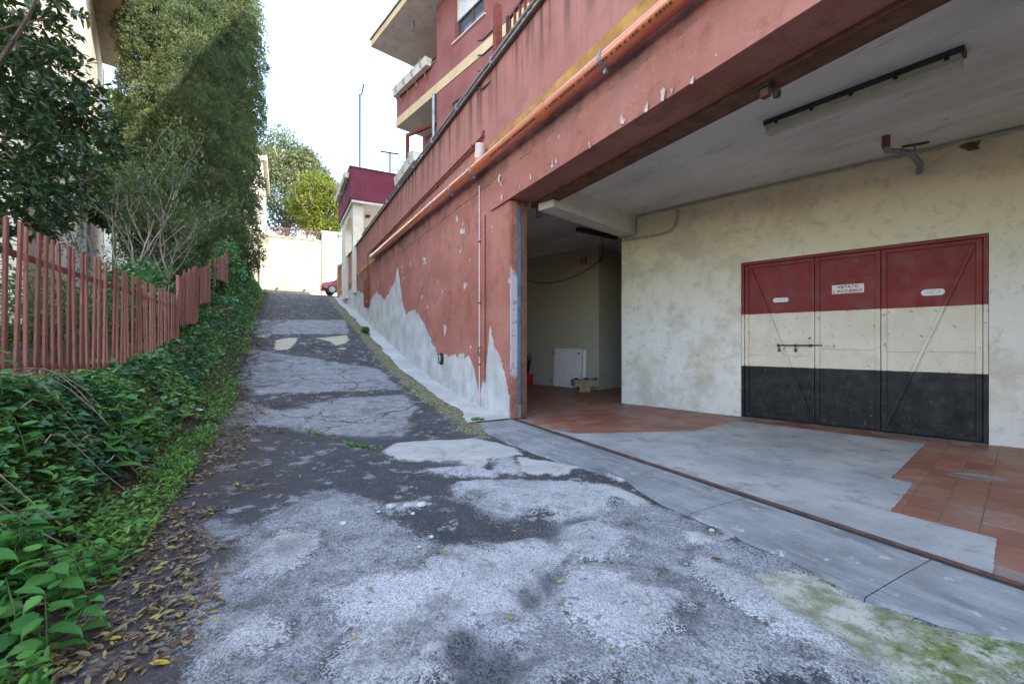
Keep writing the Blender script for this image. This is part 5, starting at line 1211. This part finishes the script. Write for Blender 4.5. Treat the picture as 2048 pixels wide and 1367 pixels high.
tree('garden_tree', 246, 26, 165, 330, 1.5, M['yellowtree'], 'sunlit yellow-green tree between the left house and the cypress', 4, .22, 34, 240, 3)
tree('garden_tree', 222, 13.5, 290, 470, 1.0, M['laurel'], 'dark leafy garden tree behind the bare shrub, left of the cypress', 6, .16, 40, 260, 2.2)

# --- bare twiggy shrub behind the fence
def shrub():
    rr = random.Random(12); u, Y = 292, 8.6; X = (u - 1024) / FPX * Y; s, w = L.loc(X, Y); bz = float(fz(s)) + .75
    t = thing('twiggy_shrub', W, (X, Y, bz), 'half-bare twiggy shrub with pale branches behind the picket fence', 'shrub')
    m = MB(); tips = []
    for i in range(5):
        a = i * 1.3 + .4; limb(m, (X + .08 * math.cos(a), Y + .08 * math.sin(a), bz - .1), (.35 * math.cos(a), .35 * math.sin(a), 1.0), 1.5, .034, 4, rr, tips, .62, .1, 5)
    part('branches', m, M['twig'], t)
    T0 = np.array([list(p) + list(d) for p, d in tips]); k = rnd(len(T0)) < .8; T0 = T0[k]; per = 11
    P = np.repeat(T0[:, :3], per, 0) + RNG.normal(size=(len(T0) * per, 3)) * .10; D = np.repeat(T0[:, 3:], per, 0) + sph(len(P)) * 1.1
    cloud_obj('foliage', leaves('l', P, D, rnd(len(P), .06, .11), rnd(len(P), -1, 1), np.clip(RNG.beta(2, 2, len(P)), 0, 1), OVAL), M['shrub'], t)
shrub()

# --- hedge shrubs filling the garden behind the fence
def bush(s, w, r, h, mat, label, seed, n=2600, size=(.05, .10), shape=OVAL, name='garden_shrub', z0=None):
    X, Y = L.wor(s, w); bz = (float(fz(s)) + .72) if z0 is None else z0; rr = np.random.default_rng(seed)
    t = thing(name, W, (X, Y, bz), label, 'shrub'); m = MB(); R_ = random.Random(seed)
    for i in range(5): m.tube([(X + R_.uniform(-.1, .1), Y + R_.uniform(-.1, .1), bz - .1), (X + R_.uniform(-.4, .4) * r, Y + R_.uniform(-.4, .4) * r, bz + h * .7)], [.025, .008], 6)
    part('stem', m, M['barkd'], t)
    nc = 16; cs = rr.normal(size=(nc, 3)); cs /= np.linalg.norm(cs, axis=1, keepdims=True); cs *= rr.uniform(.3, 1, (nc, 1)) ** .5
    cs = cs * np.array([r * .75, r * .75, h * .40]) + np.array([X, Y, bz + h * .52]); idx = rr.integers(0, nc, n)
    d = rr.normal(size=(n, 3)); d /= np.linalg.norm(d, axis=1, keepdims=True)
    P = cs[idx] + d * rr.uniform(.2, 1, (n, 1)) * np.array([r * .45, r * .45, h * .26]); D = d + rr.normal(size=(n, 3)) * .6
    cloud_obj('foliage', leaves('l', P, D, rr.uniform(*size, n), rr.uniform(-1, 1, n), np.clip(rr.normal(.42, .2, n), 0, 1), shape), mat, t)
bush(-2.6, 6.3, .9, 1.5, M['laurel'], 'dark shrub behind the near end of the picket fence', 1, 3000)
bush(.6, 6.5, 1.0, 1.5, M['laurel'], 'dark shrub behind the middle of the picket fence', 2, 3200)
bush(3.2, 6.2, .9, 1.4, M['shrub'], 'grey-green shrub at the foot of the twiggy branches', 3, 3000)
bush(5.0, 5.6, .75, 1.55, M['ivy'], 'ivy-covered shrub swallowing the gap between fence panels', 4, 2600, (.05, .09), IVY)
bush(7.4, 5.9, 1.0, 1.9, M['shrub'], 'pale green shrub below the cypress behind the leaning fence boards', 5, 3000)
bush(10.0, 5.9, 1.1, 1.9, M['laurel'], 'dark shrub at the foot of the cypress beside the upper fence', 6, 3000)
bush(5.5, 8.3, 1.5, 2.2, M['laurel'], 'large dark shrub in the shade behind the twiggy shrub', 7, 4200, (.07, .13))
bush(13.2, 4.95, .65, 2.1, M['ivy'], 'tall ivy mound beside the lane past the last fence boards', 8, 3600, (.06, .10), IVY)
bush(17.5, 5.0, .75, 2.3, M['ivy'], 'clipped dark ivy mass beside the top of the lane', 9, 3600, (.07, .12), IVY)
bush(22, 5.1, .8, 1.5, M['weed'], 'bright green weedy clump at the head of the lane on the left', 10, 2200, (.07, .12))

# --- ivy ground cover on the verge bank
def ivy_cover():
    out = []
    def patch(n, s0, s1, w0, w1, size, lift, keep=.40):
        s = rnd(n, s0, s1); w = rnd(n, w0, w1); k = (fbm(s * 1.5, w * 1.5, 77) + .5) > keep * rnd(n, .6, 1.0); s, w = s[k], w[k]
        lump = np.clip(fbm(s * 1.7, w * 1.7, 55) + .35, 0, 1) * lift
        z_ = bank_h(s, w) + .02 + lump * rnd(len(s), .35, 1.0) ** .5
        X = L.o[0] + s * L.x[0] + w * L.y[0]; Y = L.o[1] + s * L.x[1] + w * L.y[1]
        D = np.stack([-L.y[0] * .7 + RNG.normal(0, .6, len(s)), -L.y[1] * .7 + RNG.normal(0, .6, len(s)), RNG.normal(-.05, .35, len(s))], 1)
        tt = np.clip(RNG.beta(2, 3, len(s)) * .8 + fbm(s * 1.6, w * 1.6, 91) * 1.3, 0, 1)
        out.append(leaves('l', np.stack([X, Y, z_], 1), D, rnd(len(s), *size), rnd(len(s), -.5, .5), tt, IVY))
    patch(9000, -5.2, 2.6, 4.25, 5.1, (.045, .085), .30)
    patch(3000, -5.2, 1.6, 4.45, 5.0, (.04, .075), .42)
    patch(4500, 2.6, 8.5, 4.35, 5.2, (.05, .09), .35)
    patch(5000, 8.5, 24, 4.25, 5.3, (.07, .12), .45)
    return cat_(*out)
cloud_obj('ivy', ivy_cover(), M['ivy'], label='dense ivy covering the bank below the picket fence', cat='ivy', kind='stuff')
def weeds():
    out = []
    for (s0, s1, w0, w1, n, z0, z1, sz) in [(-4.6, -.8, 3.85, 4.6, 7500, .02, .20, (.03, .06)), (-.8, 3.5, 3.85, 4.6, 6500, .02, .18, (.03, .065)), (3.5, 9, 3.9, 4.5, 2600, .02, .22, (.04, .08)), (9, 24, 4.0, 4.6, 3500, .02, .35, (.06, .12))]:
        s = rnd(n, s0, s1); w = rnd(n, w0, w1); k = (fbm(s * 2.1, w * 2.1, 17) + .5) > .42; s, w = s[k], w[k]; h = rnd(len(s), z0, z1) * np.clip(fbm(s * 3, w * 3, 7) + .7, .2, 1.2)
        X = L.o[0] + s * L.x[0] + w * L.y[0]; Y = L.o[1] + s * L.x[1] + w * L.y[1]
        D = np.concatenate([sph(len(s))[:, :2], rnd(len(s), -.1, .7)[:, None]], 1)
        out.append(leaves('l', np.stack([X, Y, lane_z(s, w) + h], 1), D, rnd(len(s), *sz), rnd(len(s), -.5, .5), rnd(len(s)), OVAL))
    t_ = rnd(520); i_ = np.clip((t_ * 5).astype(int), 0, 4); cr_ = np.array([ground(u, v) for u, v in [(600, 852), (640, 860), (680, 872), (705, 884), (735, 886), (760, 892)]])
    q = (t_ * 5 - i_)[:, None]; sw = cr_[i_] * (1 - q) + cr_[i_ + 1] * q + RNG.normal(0, .03, (520, 2)); k = fbm(sw[:, 0] * 3, sw[:, 1] * 3, 23) > -.02; sw = sw[k]; n = len(sw)
    X = L.o[0] + sw[:, 0] * L.x[0] + sw[:, 1] * L.y[0]; Y = L.o[1] + sw[:, 0] * L.x[1] + sw[:, 1] * L.y[1]; D = np.concatenate([sph(n)[:, :2], rnd(n, .1, .9)[:, None]], 1)
    out.append(leaves('l', np.stack([X, Y, lane_z(sw[:, 0], sw[:, 1]) + .004], 1), D, rnd(n, .02, .05), rnd(n, -.5, .5), rnd(n), BLADE if False else OVAL))
    return cat_(*out)
cloud_obj('weeds', weeds(), M['weed'], label='low green weeds along the left edge of the lane', cat='weeds', kind='stuff')
def trailing():
    m = MB(); rr = random.Random(4)
    for i in range(26):
        s = rr.uniform(-4.6, -1.2); w = rr.uniform(4.3, 4.75); pts = []
        a = rr.uniform(-.4, .4); l = rr.uniform(.35, .8)
        for k in range(6):
            q = k / 5; ss = s + l * q * math.cos(a); ww = w - .25 * q + .1 * math.sin(a * 3 + q * 3); X, Y = L.wor(ss, ww); pts.append((X, Y, float(bank_h(np.array(ss), np.array(ww))) + .22 - .1 * q + .06 * math.sin(q * 3.1)))
        m.tube(pts, [.004] * 6, 4, cap=False)
    return m
o = single('dry_vine_stems', trailing(), M['twig'], W, 'thin dry trailing stems across the ivy bank', 'stems', kind='stuff')

# --- nettles: each a stem with its own leaves
def leaf_mesh(shape, name, mat, tints, ser=False):
    out = []
    for t_ in tints:
        tv, tf = shape; me = np_mesh(name, np.array(tv), np.array(tf), {'tint': [t_] * len(tv)}, True); me.materials.append(mat); out.append(me)
    return out
def serrate():
    v = [(0, 0, 0)]; n = 9; L_, R_ = [], []
    for i in range(n):
        t_ = (i + .3) / n; w = .34 * math.sin(math.pi * min(1, t_ ** .62)) ** .9 * (1.0 - .15 * t_); w *= 1.0 if i % 2 else .86
        L_.append((t_, w, .05 * math.sin(t_ * 3) + .03)); R_.append((t_, -w, .05 * math.sin(t_ * 3) + .03))
    mid = [((i + .3) / n, 0, .05 * math.sin((i + .3) / n * 3) - .03 - .10 * ((i + .3) / n) ** 3) for i in range(n)]; tip = (1.06, 0, -.16)
    v += L_ + mid + R_ + [tip]; f = [(0, n + 1, 1), (0, 2 * n + 1, n + 1)]
    for i in range(n - 1):
        f += [(1 + i, n + 1 + i, n + 2 + i), (1 + i, n + 2 + i, 2 + i), (n + 1 + i, 2 * n + 1 + i, 2 * n + 2 + i), (n + 1 + i, 2 * n + 2 + i, n + 2 + i)]
    f += [(n, 2 * n, 3 * n + 1), (2 * n, 3 * n, 3 * n + 1)]
    return v, f
NET = leaf_mesh(serrate(), 'leaf', M['nettle'], [.05, .3, .5, .7, .95])
BIG = leaf_mesh(HEART, 'leaf', M['nettle'], [.2, .5, .8])
stem_mat = simple('green_stem', (.09, .16, .04), .6, .2, 9)
def nettle(s, w, h, n, k, lab, seed, meshes=NET, name='nettle_plant', grp='nettles at the left edge of the lane'):
    rr = random.Random(seed); X, Y = L.wor(s, w); z0 = float(lane_z(s, w)) - .01
    t = thing(name, W, (X, Y, z0), lab, 'plant', grp)
    lx, ly = rr.uniform(-.12, .12), rr.uniform(-.12, .12); f = lambda q: (X + lx * q * q, Y + ly * q * q, z0 + h * q)
    part('stem', MB().tube([f(0), f(.35), f(.7), f(1)], [.004, .0035, .003, .0015], 6), stem_mat, t, smooth=True)
    for i in range(n):
        q = .12 + .88 * (i // 2 + 1) / (n // 2); a = (i % 2) * math.pi + (i // 2) * 1.57 + rr.uniform(-.3, .3); c = f(q); sz = k * 1.2 * (1.05 - .5 * q ** 2) * rr.uniform(.8, 1.15)
        ob = piece('leaf', rr.choice(meshes), t, (c[0] + .02 * math.cos(a), c[1] + .02 * math.sin(a), c[2]), 0, (rr.uniform(-.3, .3), rr.uniform(-.15, .45), a), sz)
spots = [(18, 1190, .40, 14, .115), (75, 1165, .44, 16, .12), (128, 1200, .36, 14, .105), (40, 1290, .30, 12, .115), (95, 1300, .28, 12, .105), (170, 1185, .26, 12, .085), (150, 1250, .20, 10, .08), (-20, 1240, .42, 14, .12), (60, 1080, .42, 14, .10), (135, 1090, .34, 12, .09), (10, 1060, .46, 14, .10), (205, 1130, .22, 10, .075), (30, 1345, .18, 10, .085), (200, 1050, .25, 10, .075), (100, 1010, .30, 12, .085)]
desc = ['tall nettle at the left picture edge above the lowest clump', 'tallest broad-leaved nettle in the left corner', 'nettle right of the tallest one in the left corner', 'nettle in front of the tallest one near the picture corner', 'low spreading nettle in the corner clump nearest the lane leaves', 'small nettle on the lane side of the corner clump', 'small low nettle beside the leaf litter',
        'nettle cut by the left picture edge', 'nettle rising from the ivy foot behind the corner clump', 'nettle between the corner clump and the ivy', 'tall nettle against the dark bank at the left edge', 'small dark nettle reaching toward the litter', 'lowest nettle sprig in the bottom left corner', 'small nettle where the ivy meets the litter', 'nettle just below the ivy bank']
for i, ((u, v, h, n, k), lb) in enumerate(zip(spots, desc)):
    s, w = ground(u, v + 30); nettle(s, w, h, n, k, lb, 40 + i)
for i, (u, v, h, lb) in enumerate([(232, 985, .62, 'tall broad-leaved weed rising out of the ivy bank'), (275, 925, .36, 'broad heart-leaved weed beside the tall one on the ivy bank'), (205, 1000, .34, 'broad-leaved weed at the foot of the ivy beside the litter')]):
    s, w = ground(u, v); nettle(s, min(w, 4.3), h, 10, .15, lb, 70 + i, BIG, 'broad_leaved_weed', 'broad-leaved weeds on the bank')
# grass tuft at the foot of the facade
s, w = ground(730, 664); X, Y = L.wor(s, w); z0 = float(lane_z(s, w)); n = 260
a = rnd(n, 0, 6.28); r = rnd(n, 0, .32) ; P = np.stack([X + r * np.cos(a) * L.x[0] * 1.6 + .0, Y + r * np.cos(a) * L.x[1] * 1.6, np.full(n, z0 + .02)], 1) + np.stack([r * np.sin(a) * .5 * L.y[0], r * np.sin(a) * .5 * L.y[1], 0 * r], 1)
D = np.stack([np.cos(a) * .6, np.sin(a) * .6, rnd(n, .4, 1)], 1)
cloud_obj('grass_tuft', leaves('l', P, D, rnd(n, .10, .24), rnd(n, -.5, .5), rnd(n, 0, .7), BLADE), M['weed'], base=(X, Y, z0), label='green grass tuft on the mossy kerb strip at the facade foot', cat='grass')
s, w = ground(955, 842); X, Y = L.wor(s, w); z0 = float(lane_z(s, w)); n = 90
a = rnd(n, 0, 6.28); r = rnd(n, 0, .10); P = np.stack([X + r * np.cos(a), Y + r * np.sin(a), np.full(n, z0 + .02)], 1); D = np.stack([np.cos(a), np.sin(a), rnd(n, .3, 1)], 1)
cloud_obj('moss_tuft', leaves('l', P, D, rnd(n, .03, .07), rnd(n, -.5, .5), rnd(n, 0, .7), BLADE), M['weed'], base=(X, Y, z0), label='small moss tuft near the foot of the garage pier', cat='moss')

# --- leaf litter
def litter():
    out = []
    def scat(n, s0, s1, w0, w1, size, thr, tint, sd):
        s = rnd(n, s0, s1); w = rnd(n, w0, w1) if not callable(w0) else w0(s, n); k = (fbm(s * 1.6, w * 1.6, sd) + .5) > thr + .30 * (1 - sstep((w - 2.5) / 1.1)) * (w0 > 2) - .25 * sstep((w - 3.3) / .8); s, w = s[k], w[k]
        X = L.o[0] + s * L.x[0] + w * L.y[0]; Y = L.o[1] + s * L.x[1] + w * L.y[1]; D = np.concatenate([sph(len(s))[:, :2], RNG.normal(.03, .12, (len(s), 1))], 1)
        out.append(leaves('l', np.stack([X, Y, lane_z(s, w) + rnd(len(s), .006, .022)], 1), D, rnd(len(s), *size), rnd(len(s), -.45, .45), np.clip(RNG.beta(*tint, len(s)), 0, 1), OVAL))
    scat(9500, -5.0, -.2, 2.9, 4.3, (.018, .06), .50, (1.6, 2.2), 5); scat(5000, -1.5, 3.0, 2.8, 4.2, (.02, .055), .52, (1.6, 2.4), 6)
    scat(2600, 2.5, 12, 3.7, 4.4, (.03, .08), .45, (1.1, 2.6), 7); scat(900, 12, 26, 3.8, 4.4, (.05, .10), .45, (1.2, 3), 8)
    scat(420, -4.6, 2.2, .9, 3.2, (.015, .045), .55, (2.2, 1.6), 9); scat(160, -4.5, 1, -3.0, -.2, (.012, .03), .5, (1, 4), 10)
    s = rnd(90, -1.3, .4)
    return cat_(*out)
cloud_obj('leaf_litter', litter(), M['litter'], label='yellow and brown fallen leaves strewn along the left side of the lane', cat='leaves', kind='stuff')
LIT = leaf_mesh(OVAL, 'fallen_leaf', M['litter'], [.98, .9, .72, .3, .12])
for u, v, k, t_, a, lb in [(297, 1335, .075, 0, .2, 'bright yellow fallen leaf alone on grey asphalt at the bottom left'), (117, 1338, .06, 0, 2.4, 'rounded yellow fallen leaf in the bottom left corner'), (240, 1275, .10, 3, .1, 'long orange-brown fallen leaf above the lone yellow leaf'), (208, 1285, .06, 0, .5, 'small yellow fallen leaf beside the orange-brown one'),
                           (693, 1273, .04, 3, 1.2, 'small brown leaf at the edge of the pale asphalt patch'), (1023, 1262, .04, 1, 1.9, 'small yellow-green leaf on the pale patch in the foreground'), (1420, 1127, .075, 4, .1, 'curled dark brown leaf on asphalt before the concrete apron'), (1530, 1262, .05, 3, .9, 'brown curled leaf near the mossy strip'), (1112, 1220, .04, 2, .3, 'pale green leaf on the rim of the round asphalt patch'),
                           (1140, 1245, .045, 4, 2.3, 'thin dark leaf beside the round asphalt patch'), (832, 1108, .045, 1, 1.4, 'yellow leaf below the white rubble stones'), (883, 1110, .045, 1, .1, 'long yellow leaf right of the one below the rubble')]:
    s, w = ground(u, v); X, Y = L.wor(s, w); ob = bpy.data.objects.new('fallen_leaf', LIT[t_]); C.objects.link(ob); ob.location = (X, Y, float(lane_z(s, w)) + .016); ob.scale = (k,) * 3; ob.rotation_euler = (.15, .08, a)
    props(ob, lb, 'leaf', 'single fallen leaves on the lane')

# ================================================================== PICKET FENCES
def fence(x0, x1, ztop, zbot, pitch, label, w=4.87, tilt=None, wid=.046, jag=0.0, solid=False):
    f = thing('picket_fence', L, ((x0 + x1) / 2, w, float(zbot(x0))), label, 'fence', 'rusty red fences along the garden')
    rr = random.Random(int(x0 * 10) + 3)
    meshes = []
    for h in np.arange(.6, 2.6, .1):
        b = MB().box(-wid / 2, wid / 2, -.009, .009, 0, h); me = b.mesh('picket', bevel=.002); me.materials.append(M['picket']); meshes.append((h, me))
    n = int((x1 - x0) / pitch)
    for i in range(n + 1):
        s = x0 + pitch * i; zb_ = zbot(s) + rr.uniform(-.03, .03); h = ztop(s) - zb_ + rr.uniform(-jag, .012)
        hm, me = min(meshes, key=lambda q: abs(q[0] - h))
        piece('picket', me, f, (s, w, zb_), 0, (rr.gauss(0, .01), rr.gauss(0, .012), rr.gauss(0, .06)), (1, 1, h / hm))
    if not solid:
        for dz in (.22, None):
            a, b = ((x0 - .05, ztop(x0) - .22), (x1 + .05, ztop(x1) - .22)) if dz else ((x0 - .05, zbot(x0) + .14), (x1 + .05, zbot(x1) + .14))
            part('rail', MB().bar((a[0], w + .018, a[1]), (b[0], w + .018, b[1]), .012, .05, (0, 0, 1)), M['picket'], f)
    else:
        part('rail', MB().bar((x0, w + .02, ztop(x0) - .2), (x1, w + .02, ztop(x1) - .2), .012, .05), M['picket'], f); part('rail', MB().bar((x0, w + .02, zbot(x0) + .2), (x1, w + .02, zbot(x1) + .2), .012, .05), M['picket'], f)
    for s in (x0 - .03, x1 + .03): part('post', MB().box(s - .025, s + .025, w + .026, w + .07, zbot(s) - .25, ztop(s) - .05), M['picket'], f)
    return f
sN = L.on(8, 500, 4.87)[0]; sE = L.on(355, 600, 4.87)[0]; zTn = L.on(8, 436, 4.87)[1]; zTe = L.on(355, 592, 4.87)[1]
zBn, zBe = L.on(8, 775, 4.87)[1], L.on(355, 742, 4.87)[1]
lerp = lambda a, b, c, d: (lambda s: c + (d - c) * (s - a) / (b - a))
fence(sN - .30, sE, lerp(sN, sE, zTn, zTe), lerp(sN, sE, zBn, zBe), .147, 'long rusty red picket fence on the ivy bank in the left foreground')
a0, za0 = L.on(362, 545, 4.87); a1, za1 = L.on(396, 527, 4.87); _, zb0 = L.on(362, 640, 4.87); _, zb1 = L.on(394, 643, 4.87)
fence(a0, a1, lerp(a0, a1, za0, za1), lerp(a0, a1, zb1 - .15, zb1), .10, 'rusty red boarded fence panel stepping up past the picket fence', wid=.085, jag=.12, solid=True)
a0, za0 = L.on(400, 532, 4.87); a1, za1 = L.on(421, 522, 4.87); _, zb1 = L.on(421, 602, 4.87)
fence(a0, a1, lerp(a0, a1, za0, za1), lerp(a0, a1, zb1 - .2, zb1), .10, 'second boarded red fence panel, partly hidden by ivy', wid=.085, jag=.15, solid=True)
a0, za0 = L.on(434, 512, 4.87); a1, za1 = L.on(461, 496, 4.87); _, zb1 = L.on(458, 566, 4.87)
fence(a0, a1, lerp(a0, a1, za0, za1), lerp(a0, a1, zb1 - .25, zb1), .11, 'highest boarded red fence panel with a broken splintered top', wid=.095, jag=.35, solid=True)
# stone block at the end of the picket fence
q0, z0_ = L.on(350, 740, 4.72); 
single('kerb_block', MB().box(q0 - .55, q0 + .25, 4.62, 4.95, z0_ - .12, z0_ + .01), M['gutter'], L, 'pale concrete block under the end of the picket fence', 'block', bevel=.02)
single('rubble_pier', MB().box(q0 + .15, q0 + .6, 4.6, 5.05, z0_ - .5, z0_ + .42), simple('brown_stone_pier', (.20, .15, .11), .95, .35, 4, bump=.9), L, 'low brown stone pier in ivy between the fence panels', 'pier', bevel=.04)

# ================================================================== small things on the lane
def rock(rr, r, sq=.6):
    bm = bmesh.new(); bmesh.ops.create_icosphere(bm, subdivisions=2, radius=1)
    for v in bm.verts:
        n = 1 + .22 * math.sin(v.co.x * 3 + rr.random()) + rr.uniform(-.14, .14); v.co = Vector((v.co.x * r * n, v.co.y * r * n * .75, max(-.35, v.co.z) * r * n * sq))
    me = bpy.data.meshes.new('rock'); bm.to_mesh(me); bm.free(); return me
rr = random.Random(9)
for u, v, r, lb in [(783, 1016, .065, 'leftmost of the three white rubble stones in the dark pothole'), (815, 1014, .055, 'middle one of the three white rubble stones in the dark pothole'), (842, 1012, .07, 'rightmost of the three white rubble stones in the dark pothole'), (686, 1048, .045, 'single white stone left of the rubble on grey asphalt'),
                    (825, 1027, .03, 'small white chip just below the rubble stones'), (757, 1026, .025, 'tiny white chip left of the rubble stones'), (1423, 1063, .035, 'flat white chip beside the concrete apron'), (862, 1076, .03, 'white chip among yellow leaves below the rubble'), (838, 1098, .028, 'pale chip beside a yellow leaf in the foreground')]:
    s, w = ground(u, v); X, Y = L.wor(s, w); me = rock(rr, r * .62, .45); me.materials.append(M['stone']); ob = bpy.data.objects.new('rubble_stone', me); C.objects.link(ob)
    ob.location = (X, Y, float(lane_z(s, w)) + .006); ob.rotation_euler = (0, 0, rr.uniform(0, 6)); props(ob, lb, 'stone', 'white rubble stones on the lane')
s, w = ground(470, 645); X, Y = L.wor(s, w); z0 = float(lane_z(s, w)); BF = Frame(X, Y, L.x[0] * .5 - .6, L.x[1] * .5)
bt = thing('plastic_bottle', BF, (0, 0, z0), 'crushed teal plastic bottle lying in the leaves beside the upper lane', 'bottle')
part('body', MB().tube([(-.16, 0, z0 + .06), (-.14, 0, z0 + .065), (0, .01, z0 + .05), (.10, 0, z0 + .06), (.15, 0, z0 + .06)], [.03, .055, .045, .055, .02], 14), M['teal'], bt, smooth=True); part('cap', MB().tube([(.152, 0, z0 + .06), (.18, 0, z0 + .06)], .018, 10), M['white'], bt)
for u, v, m_, lb in [(487, 692, 'teal', 'small scrap of teal plastic in the leaf litter'), (455, 655, 'white', 'white scrap of paper near the teal bottle'), (462, 684, 'white', 'pale flat scrap of paper in the litter below the bottle'), (397, 838, 'white', 'crumpled white tissue at the weed edge of the lane')]:
    s, w = ground(u, v); X, Y = L.wor(s, w); z0 = float(lane_z(s, w)); b = MB(); n = 9
    ring = [(X + .07 * math.cos(i * .698) * rr.uniform(.6, 1.2), Y + .07 * math.sin(i * .698) * rr.uniform(.6, 1.2), z0 + rr.uniform(.01, .05)) for i in range(n)]
    b.add(ring + [(X, Y, z0 + .06), (X, Y, z0 + .01)], [(i, (i + 1) % n, n) for i in range(n)] + [((i + 1) % n, i, n + 1) for i in range(n)]); single('litter_scrap', b, M[m_], W, lb, 'litter')
